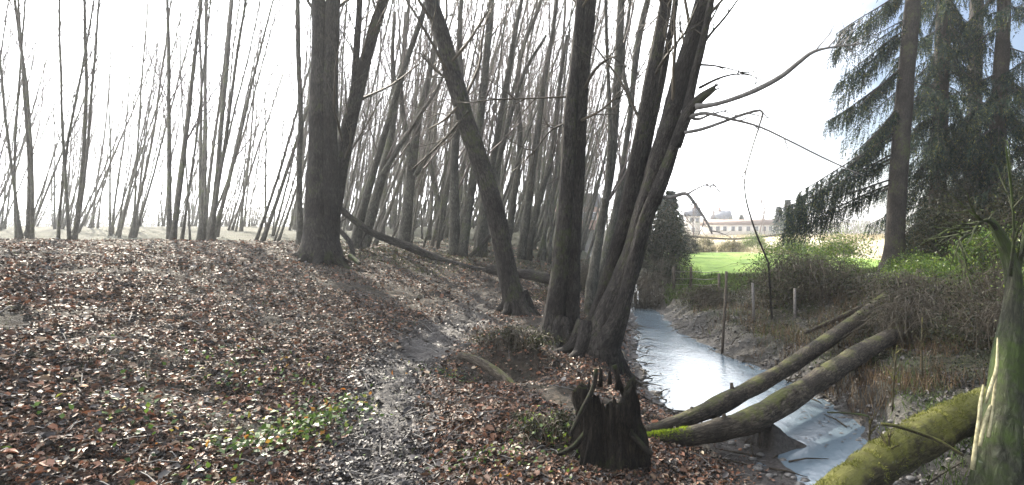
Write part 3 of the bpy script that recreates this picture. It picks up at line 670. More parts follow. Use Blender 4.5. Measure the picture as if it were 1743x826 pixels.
log('fallen_log', 'thin mossy fallen trunk on the far bank behind the pair across the stream', [(1370, 567, 5, 10.4), (1430, 540, 8, 11.2), (1480, 518, 9, 12.0), (1530, 497, 8, 12.8)], 'bark_log', sides=12)
log('fallen_log', 'low dark mossy trunk lying right of the tangled roots, under the spruces', [(1560, 556, 18, 9.6), (1610, 573, 18, 9.2), (1660, 594, 18, 8.7), (1720, 612, 18, 8.3)], 'bark_moss', sides=12)
tD, PD, RD = log('mossy_log', 'thick yellow-green mossy log at the bottom right corner, running to the splintered tree', [(1370, 880, 64, 3.55), (1440, 830, 66, 3.85), (1500, 786, 70, 4.1), (1560, 750, 70, 4.4), (1620, 718, 64, 4.75), (1690, 684, 56, 5.2)], 'bark_moss', lump=.10)
ms = MB(); k = 9000
ii = rng.random(k) * (len(PD) - 2); i0 = ii.astype(int); base = PD[i0] + (PD[i0 + 1] - PD[i0]) * (ii - i0)[:, None]; an = rng.normal(0.2, .8, k)
Tn = PD[i0 + 1] - PD[i0]; Tn /= np.linalg.norm(Tn, axis=1)[:, None]; Sd = np.cross(Tn, [0, 0, 1.]); Up = np.cross(Sd, Tn); nrm = Up * np.cos(an)[:, None] + Sd * np.sin(an)[:, None]
keep = vnoise(ii * 1.3, an * 2.5, 8) > -.12
ms.cards((base + nrm * RD[i0][:, None] * .95)[keep], (nrm + rng.normal(0, .6, (k, 3)))[keep], rng.normal(0, 1, (keep.sum(), 3)), rng.uniform(.012, .03, keep.sum()), .006, 0, 'tri')
M['moss_dull'] = plain('dull_moss', 0, 0, .8, island=True, translucent=.2, stops=[(0, (.07, .08, .015)), (.6, (.17, .18, .035)), (1, (.3, .29, .09))])
ms.build('moss_patch', M['moss_dull'], tD)
st = log('fallen_branch', 'thin pale branch lying over the mossy log', [(1500, 722, 5, 3.95), (1528, 726, 6, 4.0), (1560, 736, 6, 4.05), (1600, 752, 6, 4.05), (1640, 776, 5, 4.0)], 'bark_moss', sides=7, cat='branch')
log('fallen_branch', 'rotten brown branch lying in the hollow beside the path', [(782, 606, 13, 7.0), (812, 614, 15, 6.85), (845, 634, 16, 6.65), (875, 660, 16, 6.4), (905, 690, 12, 6.2)], 'wood_pale' if False else 'bark_log', sides=10, cat='branch')
tP, PP, RP = log('fallen_pole', 'long thin fallen trunk sloping down right across the wood behind the near trees', [(572, 350, 9, 14.5), (606, 378, 11, 14.6), (640, 400, 13, 14.7), (700, 422, 14, 14.9), (760, 446, 14, 15.0), (800, 458, 13, 15.1), (845, 464, 12, 15.2)], 'bark_near', sides=10, cat='fallen trunk')
b = MB(); grow(b, PP[3], (-.5, -.2, -.5), .8, .03, 1, rng, 5, 0, 3); grow(b, PP[8], (-.3, -.3, -1), .7, .03, 1, rng, 5, 0, 3); b.build('branch', M['bark_near'], tP)
log('fallen_log', 'dark fallen trunk between the left-leaning tree and the upright pair', [(830, 458, 14, 14.0), (870, 464, 17, 13.9), (905, 468, 18, 13.7), (945, 478, 18, 13.4), (985, 492, 16, 13.0)], 'bark_near', sides=12)
for k, (rows, lab) in enumerate([([(575, 388, 7, 13), (595, 412, 8, 12.8), (603, 440, 6, 12.5)], 'short broken branch propped at the foot of the forked tree'),
                    ([(596, 436, 8, 12.3), (604, 442, 8, 12.2), (612, 449, 6, 12.0)], 'pale broken branch end lying on the slope below the forked tree'),
                    ([(800, 436, 7, 16), (822, 415, 6, 16), (838, 396, 4, 16)], 'dark branch sticking up left of the left-leaning trunk')]):
    log('fallen_branch', lab, rows, 'bark_near' if k != 1 else 'bark_pale', sides=8, cat='branch')

# rotten stump at the water's edge
sx_, sy_ = -.40, 4.62
t = thing('tree_stump', 'dark rotten stump with a jagged top near the water', 'stump', (sx_, sy_, gz(sx_, sy_)))
ns, nr = 150, 34; th = np.arange(ns) * 2 * math.pi / ns; zz = np.linspace(0, 1, nr)
topz = .27 + .34 * vnoise(th * 1.1, th * 0 + 3, 5) + .12 * vnoise(th * 4, th * 0, 9) + .14 * np.abs(vnoise(th * 13, th * 0, 19)) + .06 * vnoise(th * 23, th * 0, 29) + .06 * np.sin(th + 2)
botz = gz(sx_, sy_) - .18
TH, ZZ = np.meshgrid(th, zz); tz = topz[None].repeat(nr, 0)
rad = .215 + .11 * (1 - ZZ) ** 2.5 * (1 + .8 * vnoise(TH * 1.6, ZZ * 0, 3)) + .12 * vnoise(TH * 1.9, ZZ * 2.4, 15) + .06 * vnoise(TH * 5, ZZ * 3, 25) + .045 * vnoise(TH * 13, ZZ * 3, 35) + .02 * vnoise(TH * 23, ZZ * 9, 45)
V = np.stack([sx_ + rad * np.cos(TH) * 1.15, sy_ + rad * np.sin(TH), botz + (tz - botz) * ZZ], -1)
inner = []
for kk, (fr, dz) in enumerate([(.78, -.05), (.6, -.22), (.3, -.3), (.02, -.3)]):
    inner.append(np.stack([sx_ + rad[-1] * fr * np.cos(th) * 1.15, sy_ + rad[-1] * fr * np.sin(th), topz + dz + .05 * vnoise(th * 4, th * 0 + kk, 6)], -1))
V = np.vstack([V.reshape(-1, 3)] + inner); nt = nr + 4
i = np.arange(nt - 1)[:, None] * ns; j = np.arange(ns)[None]; j2 = (j + 1) % ns
b = MB(); b.add(V, np.stack([i + j, i + j2, i + ns + j2, i + ns + j], -1).reshape(-1, 4), t=V * np.array([1, 1, 1])); b.build('trunk', M['stump'], t)
for rows in [[(1046, 622, 9, 4.6), (1052, 645, 10, 4.6), (1062, 672, 10, 4.65), (1078, 705, 9, 4.8), (1090, 735, 7, 4.9)], [(1015, 628, 7, 4.45), (1010, 660, 9, 4.4), (990, 700, 9, 4.3), (970, 742, 8, 4.2)],
             [(1060, 720, 14, 4.5), (1085, 750, 12, 4.45), (1110, 775, 9, 4.4)],
             [(1000, 735, 12, 4.5), (975, 762, 10, 4.4), (948, 775, 7, 4.35)]]:
    b = MB(); P_, R_ = traced4(rows, 14); b.tube(P_, R_, 9, .15, 4); b.build('root', M['stump'], t)
for u_, v_, h_ in [(1010, 640, 20), (1022, 632, 26), (1038, 636, 18), (1050, 640, 24), (1000, 655, 22)]:
    b = MB(); p = at(u_, v_ + h_, 4.5); b.tube([p, at(u_ + U(-3, 3), v_, 4.5), at(u_ + U(-6, 6), v_ - 10, 4.5)], [.022, .014, .003], 5, .2, 3); b.build('splinter', M['stump'], t)

# weathered trunk at the right-hand edge
t = thing('broken_tree', 'grey-green splintered tree at the right edge, bent over at its broken top', 'tree', at(1690, 840, 4.3))
P_, R_ = traced4([(1690, 905, 104, 4.15), (1694, 820, 80, 4.2), (1700, 740, 68, 4.3), (1709, 670, 56, 4.4), (1715, 600, 46, 4.5), (1722, 530, 31, 4.6), (1726, 480, 25, 4.65), (1718, 440, 24, 4.7), (1705, 408, 20, 4.7), (1692, 384, 15, 4.7), (1683, 374, 9, 4.7)], 46)
b = MB(); b.tube(P_, R_, 26, .12, 7, ridge=.07); b.build('trunk', M['bark_pale'], t)
for rows in [[(1700, 395, 9, 4.7), (1684, 376, 7, 4.6), (1668, 378, 5, 4.55)], [(1660, 392, 6, 4.6), (1642, 402, 7, 4.55), (1634, 412, 6, 4.5), (1640, 424, 3, 4.5)], [(1668, 378, 4, 4.55), (1662, 385, 4, 4.55), (1655, 394, 4, 4.55)], [(1722, 500, 10, 4.6), (1738, 440, 8, 4.7), (1745, 380, 6, 4.8)],
             [(1720, 470, 7, 4.5), (1726, 400, 5, 4.4), (1722, 330, 4, 4.3), (1712, 250, 3, 4.2)]]:
    b = MB(); Pb, Rb = traced4(rows, 12); b.tube(Pb, Rb, 8, .12, 3); side_branches(Pb, Rb, 4, .3, 1, .35, rng, b, level=1, rscale=.4, up=0); b.build('branch', M['bark_pale'], t)
for rows in [[(1698, 575, 2, 4.35), (1697, 625, 6, 4.3), (1686, 660, 6, 4.25), (1678, 686, 4, 4.2)], [(1686, 690, 4, 4.2), (1676, 720, 8, 4.15), (1668, 760, 6, 4.1)], [(1696, 640, 4, 4.3), (1690, 690, 6, 4.2), (1682, 745, 7, 4.1)], [(1668, 690, 3, 4.2), (1664, 735, 7, 4.15), (1655, 800, 8, 4.1)], [(1674, 655, 3, 4.25), (1668, 700, 7, 4.2), (1672, 740, 4, 4.15)]]:
    b = MB(); Pb, Rb = traced4(rows, 8); b.tube(Pb, Rb, 6, .2, 5); b.build('splinter', M['wood_pale'], t)

# ------------------------------------------------------------------ spruces
def bough(mb, wood, p, azm, L, slope, rg, dens=1.0, tass=.62, wr=.022):
    n = 12; d = np.array([math.cos(azm) * math.cos(slope), math.sin(azm) * math.cos(slope), math.sin(slope)])
    pts = [np.array(p, float)]
    for i in range(n - 1):
        d = d + np.array([0, 0, -.05 + .11 * (i / n)]) + rg.normal(0, .03, 3); d /= np.linalg.norm(d); pts.append(pts[-1] + d * L / (n - 1))
    pts = np.array(pts); wood.tube(pts, wr * (1 - .8 * np.linspace(0, 1, n)), 4, cap=False)
    m = int(L / .042 * dens); tt = np.sort(rg.uniform(.14, 1, m)); ii = tt * (n - 1); i0 = np.minimum(ii.astype(int), n - 2)
    q = pts[i0] + (pts[i0 + 1] - pts[i0]) * (ii - i0)[:, None]; D = pts[i0 + 1] - pts[i0]; D /= np.linalg.norm(D, axis=1)[:, None]
    S = np.cross(D, [0, 0, 1.]); S /= np.linalg.norm(S, axis=1)[:, None]
    sg = rg.choice([-1, 1], m)[:, None]
    tl = tass * (.45 + .9 * np.sin(tt * 2.6)) * rg.uniform(.5, 1.2, m)
    td = D * rg.uniform(.2, .8, m)[:, None] + S * sg * rg.uniform(.2, .9, m)[:, None] + np.array([0, 0, -1]) * rg.uniform(.5, 2.4, m)[:, None]; td /= np.linalg.norm(td, axis=1)[:, None]
    k = 14
    f = np.tile(np.linspace(.02, 1, k), m); Q = np.repeat(q, k, 0) + np.repeat(td * tl[:, None], k, 0) * f[:, None]; Q[:, 2] -= (f ** 2) * np.repeat(tl, k) * .25
    nd = np.repeat(td, k, 0) + rg.normal(0, .55, (m * k, 3))
    mb.cards(Q, nd, rg.normal(0, 1, (m * k, 3)), rg.uniform(.06, .13, m * k), rg.uniform(.018, .036, m * k), 0, 'tri')
def spruce(label, rows, zlo, zhi, Lm, avoid, seed, step=.3, per=5, dens=1.0, extra=(), wr=.022, tass=.62):
    rg = np.random.default_rng(seed); P_, R_ = traced4(rows, 30); g = gz(P_[0][0], P_[0][1]); P_[0][2] = min(P_[0][2], g - .2)
    t = thing('spruce_tree', label, 'tree', (P_[0][0], P_[0][1], g), 'spruces on the right bank')
    b = MB(); b.tube(P_, R_, 18, .06, seed, ridge=.04); b.build('trunk', M['bark_spruce'], t)
    nd, wd = MB(), MB(); z = zlo
    while z < zhi:
        for k in range(per):
            a = rg.uniform(0, 2 * math.pi)
            if avoid and -math.pi / 2 - avoid < ((a + math.pi) % (2 * math.pi)) - math.pi < -math.pi / 2 + avoid: continue
            p = np.array([np.interp(z, P_[:, 2], P_[:, 0]), np.interp(z, P_[:, 2], P_[:, 1]), z + rg.uniform(-.12, .12)])
            bough(nd, wd, p, a, Lm * rg.uniform(.65, 1.15), rg.uniform(-.75, -.25), rg, dens, tass, wr)
        z += step
    for (zz_, a, L, sl) in extra:
        p = np.array([np.interp(zz_, P_[:, 2], P_[:, 0]), np.interp(zz_, P_[:, 2], P_[:, 1]), zz_]); bough(nd, wd, p, a, L, sl, rg, 1.7, .42, .03)
    nd.build('needles', M['needles'], t); wd.build('boughs', M['bark_spruce'], t)
    return t
PI = math.pi
spruce('clean-stemmed spruce with its trunk in full view and boughs drooping to the left', [(1519, 462, 50, 17), (1522, 430, 36, 17), (1526, 350, 31, 17), (1534, 230, 30, 17), (1543, 120, 28, 17), (1551, 30, 26, 17), (1560, -80, 22, 17), (1575, -260, 14, 17)],
       5.2, 12.5, 2.3, 1.15, 3, step=1.0, per=3, extra=[(z_ + dz_, PI * a_, L_, sl_) for z_, L_, sl_ in ((9.0, 3.0, -.50), (7.75, 2.9, -.58), (6.6, 2.75, -.5), (5.5, 2.0, -.75), (4.7, 3.6, -.46), (4.0, 3.9, -.36), (3.2, 3.7, -.26)) for dz_, a_ in ((0, 1.0), (.12, 1.07), (-.1, .93))])
spruce('dark bushy spruce right behind the clean-stemmed one', [(1590, 458, 44, 19), (1594, 400, 30, 19), (1600, 200, 26, 19), (1606, 30, 24, 19), (1612, -80, 20, 19), (1620, -260, 12, 19)], 2.0, 12.5, 2.3, .0, 5, step=.48, per=5, dens=1.5, tass=.46)
spruce('spruce by the right edge, sky showing blue through its upper boughs', [(1690, 452, 44, 18), (1692, 400, 30, 18), (1700, 200, 26, 18), (1708, 30, 22, 18), (1712, -80, 20, 18), (1720, -260, 12, 18)], 1.8, 7.2, 2.3, .0, 6, step=.42, per=5, dens=1.5, tass=.46, extra=[(8.2, PI, 1.8, -.3), (9, 0, 2, -.4), (8.6, 1, 2, -.4), (9.4, PI * 1.1, 2, -.5), (7.6, -.6, 1.8, -.4)])
spruce('spruce standing farthest back in the dark group on the right', [(1650, 450, 44, 23), (1655, 300, 26, 23), (1662, 30, 22, 23), (1670, -200, 14, 23)], 1.6, 8, 2.7, .0, 8, step=.6, per=4)
spruce('spruce half outside the right edge of the wood', [(1800, 460, 44, 16), (1800, 300, 26, 16), (1800, 30, 22, 16), (1800, -200, 14, 16)], 1.4, 10, 2.3, .0, 9, step=.7, per=4, dens=1.5, tass=.46)

# ------------------------------------------------------------------ shrubs
def shrub(name, label, cat, c, rad, leaves, mt, ls, seed, stems_=14, clumps=45, group=None, wood='twig', canes=0, tight=.17, squash=1.0):
    rg = np.random.default_rng(seed); g = gz(c[0], c[1]); t = thing(name, label, cat, (c[0], c[1], g), group)
    a = rg.uniform(0, 2 * PI, clumps); el_ = np.arcsin(rg.uniform(0, 1, clumps)); rr = rg.uniform(.45, 1, clumps) ** .6
    K = np.stack([c[0] + rad[0] * rr * np.cos(a) * np.cos(el_), c[1] + rad[1] * rr * np.sin(a) * np.cos(el_), g + rad[2] * rr * np.sin(el_) * .95 + .05], -1)
    w = MB()
    for k in K[:max(stems_, 1) * 2:2]:
        p0 = np.array([c[0] + rg.normal(0, .18) * rad[0], c[1] + rg.normal(0, .18) * rad[1], g - .05]); mid_ = (p0 + k) / 2 + np.array([0, 0, rad[2] * .12]) + rg.normal(0, .06, 3) * rad[2]
        w.tube(spline([p0, mid_, k], 9), np.linspace(.02, .004, 9) * max(.5, rad[2] / 1.5), 4, cap=False)
        for _ in range(3): grow(w, mid_ * .4 + k * .6, rg.normal(0, 1, 3) + [0, 0, .6], rad[2] * .35, .006, 1, rg, 3, .2, 3)
    for _ in range(canes):
        a_ = rg.uniform(0, 2 * PI); r_ = rg.uniform(.0, .9); p0 = np.array([c[0] + rad[0] * r_ * math.cos(a_), c[1] + rad[1] * r_ * math.sin(a_), g])
        b_ = rg.uniform(0, 2 * PI); L_ = rg.uniform(.3, 1) * rad[2] * 1.3; hh = rad[2] * math.sqrt(max(.05, 1 - r_ ** 2)) * rg.uniform(.7, 1.15)
        w.tube(spline([p0, p0 + [L_ * .3 * math.cos(b_), L_ * .3 * math.sin(b_), hh], p0 + [L_ * math.cos(b_), L_ * math.sin(b_), hh * rg.uniform(.2, 1.0)]], 9), np.linspace(.006, .002, 9) * 1.3, 3, cap=False)
    w.build('stems', M[wood], t)
    if leaves:
        ci = rg.integers(0, clumps, leaves); Q = K[ci] + rg.normal(0, tight, (leaves, 3)) * np.array(rad) * rg.uniform(.5, 1.2, clumps)[ci][:, None]
        Q[:, 2] = np.maximum(Q[:, 2], ground(Q[:, 0], Q[:, 1]) + .02)
        D = rg.normal(0, 1, (leaves, 3)); D[:, 2] -= .3; Nn = rg.normal(0, .7, (leaves, 3)) + [0, 0, 1]
        lv = MB(); lv.cards(Q, D, Nn, ls * rg.uniform(.6, 1.3, leaves), ls * .5 * rg.uniform(.6, 1.2, leaves), .08); lv.build('leaves', M[mt], t)
    return t
shrub('bramble_thicket', 'wide dark bramble mound on the far bank, in front of the meadow', 'bramble', (3.55, 13.6), (1.75, 1.2, .98), 7000, 'bramble_leaf', .06, 31, 40, 90, canes=420)
shrub('bramble_thicket', 'low bramble tangle at the meadow corner, left of the wide dark mound', 'bramble', (1.4, 15.6), (1.0, .9, .5), 1500, 'bramble_leaf', .055, 32, 20, 40, canes=220)
shrub('bramble_thicket', 'brown tangle of bramble and roots around the upper ends of the fallen trunks', 'bramble', (5.2, 11.6), (1.1, .9, .72), 2200, 'bramble_leaf', .06, 33, 30, 50, canes=240)
shrub('bramble_thicket', 'bramble under the spruces, behind the splintered tree', 'bramble', (6.3, 10.2), (1.5, 1.0, .8), 3500, 'bramble_leaf', .06, 34, 30, 60, canes=260)
shrub('bush', 'grey twiggy bush at the far end of the stream, beside the leaning cluster', 'bush', (-.35, 18.6), (.9, 1.0, 1.2), 1200, 'hedge', .06, 35, 34, 50, canes=160)
shrub('bush', 'bare twiggy bush on the left bank behind the leaning cluster', 'bush', (-1.9, 17.0), (.9, .9, .9), 500, 'hedge', .06, 36, 30, 50, canes=160)
shrub('conifer_bush', 'tall dark evergreen beside the meadow, rising behind the leaning cluster', 'evergreen', (.25, 25.5), (1.35, 1.3, 3.3), 13000, 'hedge', .11, 37, 40, 150, tight=.16, canes=40)
shrub('bush', 'fresh green bush at the near left corner of the meadow', 'bush', (1.25, 22.3), (.55, .5, .85), 2200, 'laurel', .07, 38, 14, 40)
shrub('bush', 'dark hedge bush beneath the tall evergreen', 'bush', (.4, 21.6), (.75, .6, 1.0), 3500, 'hedge', .07, 39, 14, 50, canes=40)
shrub('laurel_bush', 'bright green bush left of the clean spruce trunk, catching the sun', 'bush', (7.2, 22.5), (1.9, 1.0, 1.7), 6500, 'laurel', .10, 40, 24, 70, group=None)
shrub('laurel_bush', 'sunlit bush farther left, under the lowest drooping bough', 'bush', (6.4, 27.5), (1.8, 1.0, 1.7), 5000, 'laurel', .11, 41, 20, 60)
shrub('laurel_bush', 'green shrub at the foot of the clean spruce trunk', 'bush', (7.0, 15.4), (.8, .6, .65), 3000, 'laurel', .06, 42, 20, 50)
shrub('laurel_bush', 'dark evergreen shrub just right of the clean spruce trunk', 'bush', (8.6, 16.4), (1.3, .9, 1.6), 8000, 'bramble_leaf', .09, 43, 24, 80)
shrub('laurel_bush', 'yellow-green shrub between the spruces, left of the bent broken tree', 'bush', (8.0, 13.6), (1.1, .8, 1.15), 6000, 'laurel', .075, 44, 24, 80)
shrub('laurel_bush', 'tall dark shrub behind the top of the bent broken tree', 'bush', (8.9, 14.0), (1.0, .9, 2.2), 9000, 'bramble_leaf', .08, 45, 24, 110, tight=.13)
shrub('laurel_bush', 'leafy shrub at the right edge of the wood behind the bent broken tree', 'bush', (6.6, 9.4), (.7, .7, 1.5), 3500, 'laurel', .06, 46, 24, 60, canes=40)
shrub('bush', 'dark bush beneath the bushy spruce', 'bush', (10.2, 19), (1.8, 1.0, 2.3), 9000, 'bramble_leaf', .1, 47, 24, 110, tight=.13)
shrub('bramble_thicket', 'dark root and bramble heap covering the upper end of the lower fallen trunk', 'bramble', (4.6, 10.0), (.95, .8, .62), 3000, 'bramble_leaf', .05, 51, 34, 60, canes=300)
shrub('bramble_thicket', 'low brambles on the far bank right of the tangled roots', 'bramble', (5.2, 8.6), (1.1, .8, .55), 3000, 'bramble_leaf', .05, 52, 30, 60, canes=220)
shrub('bramble_thicket', 'twiggy dead brush heaped on the end of the lower fallen trunk', 'bramble', (4.15, 9.35), (.55, .45, .62), 900, 'bramble_leaf', .045, 59, 40, 40, canes=200)
shrub('laurel_bush', 'green leafy bush behind the tangled roots, below the clean spruce trunk', 'bush', (6.2, 13.0), (1.0, .7, .8), 5000, 'laurel', .06, 53, 24, 70)
shrub('bush', 'tall dark undergrowth filling the gap behind the spruces', 'bush', (9.4, 17.6), (1.2, .8, 2.6), 9000, 'hedge', .09, 54, 24, 120, tight=.13)
shrub('bush', 'dense dark undergrowth at the far right of the wood', 'bush', (11.5, 17.0), (1.6, .8, 2.6), 9000, 'hedge', .09, 55, 24, 120, tight=.13)
M['olive'] = plain('olive_leaves', 0, 0, .6, island=True, translucent=.3, stops=[(0, (.10, .09, .05)), (.5, (.19, .17, .09)), (1, (.28, .27, .12))])
for k, (x_, y_, r_, h_, mt_, lab_) in enumerate([(4.6, 56, 1.3, 1.5, 'olive', 'olive bush at the far left corner of the meadow'), (7.6, 57, 1.5, 1.2, 'olive', 'low brown bush beyond the meadow, second from its far left corner'), (10.0, 58, 1.4, 1.6, 'laurel', 'small green bush beyond the middle of the meadow'), (12.6, 52, 1.6, 1.2, 'olive', 'brownish bush beyond the meadow, right of the small green one'), (15.2, 47, 1.5, 1.0, 'olive', 'wide low bush on the straw bank near the spruces'), (3.0, 52, .9, 1.9, 'hedge', 'dark bush at the meadow edge beside the tall evergreen')]):
    shrub('bush', lab_, 'bush', (x_, y_), (r_, .8, h_), 3500, mt_, .13, 90 + k, 14, 60)
shrub('bramble_thicket', 'small dark bramble clump beside the rotten stump', 'bramble', (-.95, 4.75), (.34, .26, .17), 900, 'bramble_leaf', .035, 97, 16, 24, canes=50)
shrub('bramble_thicket', 'dark leafy growth over the back rim of the hollow by the path', 'bramble', (-1.9, 7.55), (.6, .3, .22), 1800, 'bramble_leaf', .035, 98, 20, 34, canes=70)
for k, (u_, yb_, h_) in enumerate([(1700, 6.4, 1.5), (1712, 7.2, 1.7), (1660, 7.8, 1.3), (1688, 8.2, 1.4), (1720, 6.0, 1.6), (1640, 8.8, 1.2), (1600, 9.0, 1.0), (1725, 8.2, 1.8)]):
    x_ = (u_ - CU) / F * yb_; t = thing('sapling', ['short','tall','stubby','forked','slim','low','tiny','tallest'][k] + ' bare sapling in the undergrowth near the right edge', 'sapling', (x_, yb_, gz(x_, yb_)), 'saplings near the right edge')
    b = MB(); grow(b, (x_, yb_, gz(x_, yb_) - .03), (U(-.2, .1), 0, 1), h_, .009, 2, rng, 5, .5, 5, .5, .06, .25, .25); b.build('stem', M['twig'], t)
for k, (rows, lab) in enumerate([([(1482, 800, 4, 4.25), (1480, 755, 4, 4.25), (1481, 716, 3, 4.25)], 'dry stalk standing at the left end of the mossy log'),
                  ([(1519, 700, 3, 4.9), (1522, 640, 3, 4.9), (1527, 588, 2, 4.9)], 'thin pale stem rising above the far bank, right of the pool'),
                  ([(1513, 790, 4, 4.05), (1514, 760, 4, 4.05), (1511, 735, 2, 4.05)], 'dry stalk in front of the mossy log'),
                  ([(1570, 640, 3, 7.2), (1569, 590, 3, 7.2), (1570, 540, 2, 7.2)], 'slender pale stem below the tangled roots')]):
    P_, R_ = traced4(rows, 8); t = thing('dry_stalk', lab, 'plant stalk', P_[0]); b = MB(); b.tube(P_, R_, 5, .1); side_branches(P_, R_, 4, .4, 1, .12, rng, b, level=1, rscale=.5); b.build('stem', M['bark_moss'], t)
P_, R_ = traced4([(1408, 702, 3, 5.6), (1440, 703, 3, 5.5), (1476, 708, 4, 5.4), (1480, 718, 2, 5.4)], 10)
t = thing('fallen_branch', 'thin pale twig reaching out over the dark edge of the pool', 'branch', P_[0]); b = MB(); b.tube(P_, R_, 5); b.build('stem', M['bark_pale'], t)
P_, R_ = traced4([(1308, 447, 3.4, 12.2), (1290, 405, 3.2, 12.0), (1278, 370, 3, 11.9), (1270, 340, 2.6, 11.8), (1266, 308, 1.6, 11.7)], 18)
t = thing('sapling', 'dark hanging branch built as a sapling out of the bramble mound, against the sky', 'sapling', (P_[0][0], P_[0][1], gz(P_[0][0], P_[0][1])))
b = MB(); b.tube(np.vstack([[P_[0][0] + .1, P_[0][1] + .1, gz(P_[0][0], P_[0][1])], P_]), np.concatenate([[.024], R_]), 6); b.build('stem', M['bark_near'], t)  # end of a hanging branch, modelled as a stem rooted in the mound

# posts
def post(u_, vb, vt, w, label, mt, lean=0, Yk=None, vis=None):
    p = hit(u_, vb) if Yk is None else np.array([(u_ - CU) / F * Yk, Yk, gz((u_ - CU) / F * Yk, Yk)])
    top = at(u_ + lean, vt, p[1]); r = w / 2 / F * p[1]
    t = thing('fence_post', label, 'post', p)
    b = MB(); q_ = np.array([p[0], p[1], p[2] - .25]); b.tube([q_, q_ * .5 + top * .5, top], [r * 1.05, r, r * .93], 9, .08, 3); b.build('stake', M[mt], t)
    return p, top
post(1228, 603, 463, 5, 'tall thin dark stake leaning at the water edge', 'post', lean=9)
post(1224, 498, 466, 5, 'short dark post in front of the meadow, left of the tall stake', 'post', Yk=17)
post(1353, 528, 491, 5, 'pale grey post in front of the bramble mound', 'post_pale', Yk=12.1)
post(1284, 522, 482, 5, 'weathered post half hidden at the left end of the bramble mound', 'post_pale', Yk=12.3, lean=-3)
post(1236, 500, 462, 5, 'dark post beside the tall stake at the meadow edge', 'post', Yk=17.2)
pa = at(1147, 488, 19.5); pb = at(1176, 494, 19.5)
t = thing('wire_fence', 'short wire fence with two dark posts in front of the meadow', 'fence', (pa[0], 19.5, gz(pa[0], 19.5)))
for u_ in (1147, 1176):
    x_ = (u_ - CU) / F * 19.5; g_ = gz(x_, 19.5); b = MB(); b.tube([(x_, 19.5, g_ - .2), (x_, 19.5, g_ + .45), (x_, 19.5, at(u_, 454, 19.5)[2])], .05, 8, .06); b.build('post', M['post'], t)
for zt in (462, 474, 484):
    b = MB(); b.tube(spline([at(1147, zt, 19.5), at(1162, zt + 1, 19.5), at(1176, zt, 19.5)], 8), .008, 4); b.tube(spline([at(1176, zt, 19.5), at(1200, zt + 2, 18.3), at(1224, zt, 17.05)], 8), .008, 4); b.build('wire', M['wire'], t)

# ------------------------------------------------------------------ beyond the meadow
def prism(b, x0, x1, y0, y1, z0, z1, zr, over=.3):
    """pitched roof, ridge along x"""
    V = [(x0 - over, y0 - over, z1), (x1 + over, y0 - over, z1), (x1 + over, y1 + over, z1), (x0 - over, y1 + over, z1), (x0 - over, (y0 + y1) / 2, zr), (x1 + over, (y0 + y1) / 2, zr)]
    b.add(V, [(0, 1, 5, 4), (2, 3, 4, 5), (0, 3, 2, 1)], [(0, 4, 3), (1, 2, 5)])
def house(label, x0, x1, y0, dep, zw, zr, wins, wallm, roofm, chim=(), cat='house', door=None):
    g = gz((x0 + x1) / 2, y0) - .3; t = thing('house', label, cat, ((x0 + x1) / 2, y0, g))
    b = MB(); b.box((x0, y0, g), (x1, y0 + dep, zw)); b.build('wall', M[wallm], t, smooth=False)
    b = MB(); prism(b, x0, x1, y0, y0 + dep, 0, zw + .01, zr); rf = b.build('roof', M[roofm], t, smooth=False)
    for cx in chim:
        b = MB(); b.box((cx - .35, y0 + dep / 2 - .35, zr - .5), (cx + .35, y0 + dep / 2 + .35, zr + .9)); b.build('chimney', M['render_pink'], rf, smooth=False)
    for (wx, wz, ww, wh) in wins:
        b = MB(); b.box((wx, y0 - .04, wz), (wx + ww, y0 - .003, wz + wh)); f = b.build('window', M['frame'], t, smooth=False)
        b = MB(); b.box((wx + .1, y0 - .07, wz + .1), (wx + ww - .1, y0 - .043, wz + wh - .1)); b.build('pane', M['glass'], f, smooth=False)
yh = 118.
def wx(u_, y_=yh): return (u_ - CU) / F * y_
def wz(v_, y_=yh): return EYE - (v_ - CV) / F * y_
house('long low pale building beyond the meadow with a row of small windows', wx(1196), wx(1334), yh, 9, wz(383), wz(373), [(wx(u_), wz(394), .9, 1.1) for u_ in (1206, 1218, 1230, 1244, 1256, 1270, 1284, 1297, 1308, 1318, 1327)], 'render_white', 'roof_brown')
house('white gabled house at the left end of the far buildings', wx(1168, 105), wx(1192, 105), 105., 7, wz(368, 105), wz(352, 105), [(wx(1173, 105), wz(380, 105), .8, 1), (wx(1183, 105), wz(380, 105), .8, 1), (wx(1176, 105), wz(396, 105), .8, 1)], 'render_white', 'roof', chim=[wx(1186, 105)])
house('grey-roofed house standing behind the long low building', wx(1213, 140), wx(1246, 140), 140., 9, wz(374, 140), wz(357, 140), [(wx(1219, 140), wz(382, 140), 1, 1), (wx(1236, 140), wz(382, 140), 1, 1)], 'render_pink', 'roof', chim=[wx(1228, 140)])
house('house with a blue-grey roof glimpsed between the upright pair and the leaning cluster', wx(930, 84), wx(1014, 84), 84., 8, wz(352, 84), wz(326, 84), [(wx(u_, 84), wz(375, 84), 1.1, 1.2) for u_ in (936, 962, 988, 1003)], 'render_pink', 'roof', chim=[wx(950, 84)])
house('brick house end at the right end of the long low building', wx(1328, 122), wx(1345, 122), 122., 8, wz(380, 122), wz(371, 122), [(wx(1334, 122), wz(392, 122), 1, 1)], 'render_pink', 'roof_brown')
t = thing('rail_fence', 'long dark single-rail fence in front of the far buildings', 'fence', at(1165, 405, 70)); b = MB()
b.tube(spline([at(1160, 401, 70), at(1205, 405, 70), at(1250, 407, 70), at(1300, 403, 70), at(1336, 398, 70)], 20), .13, 6); b.build('rail', M['post'], t)
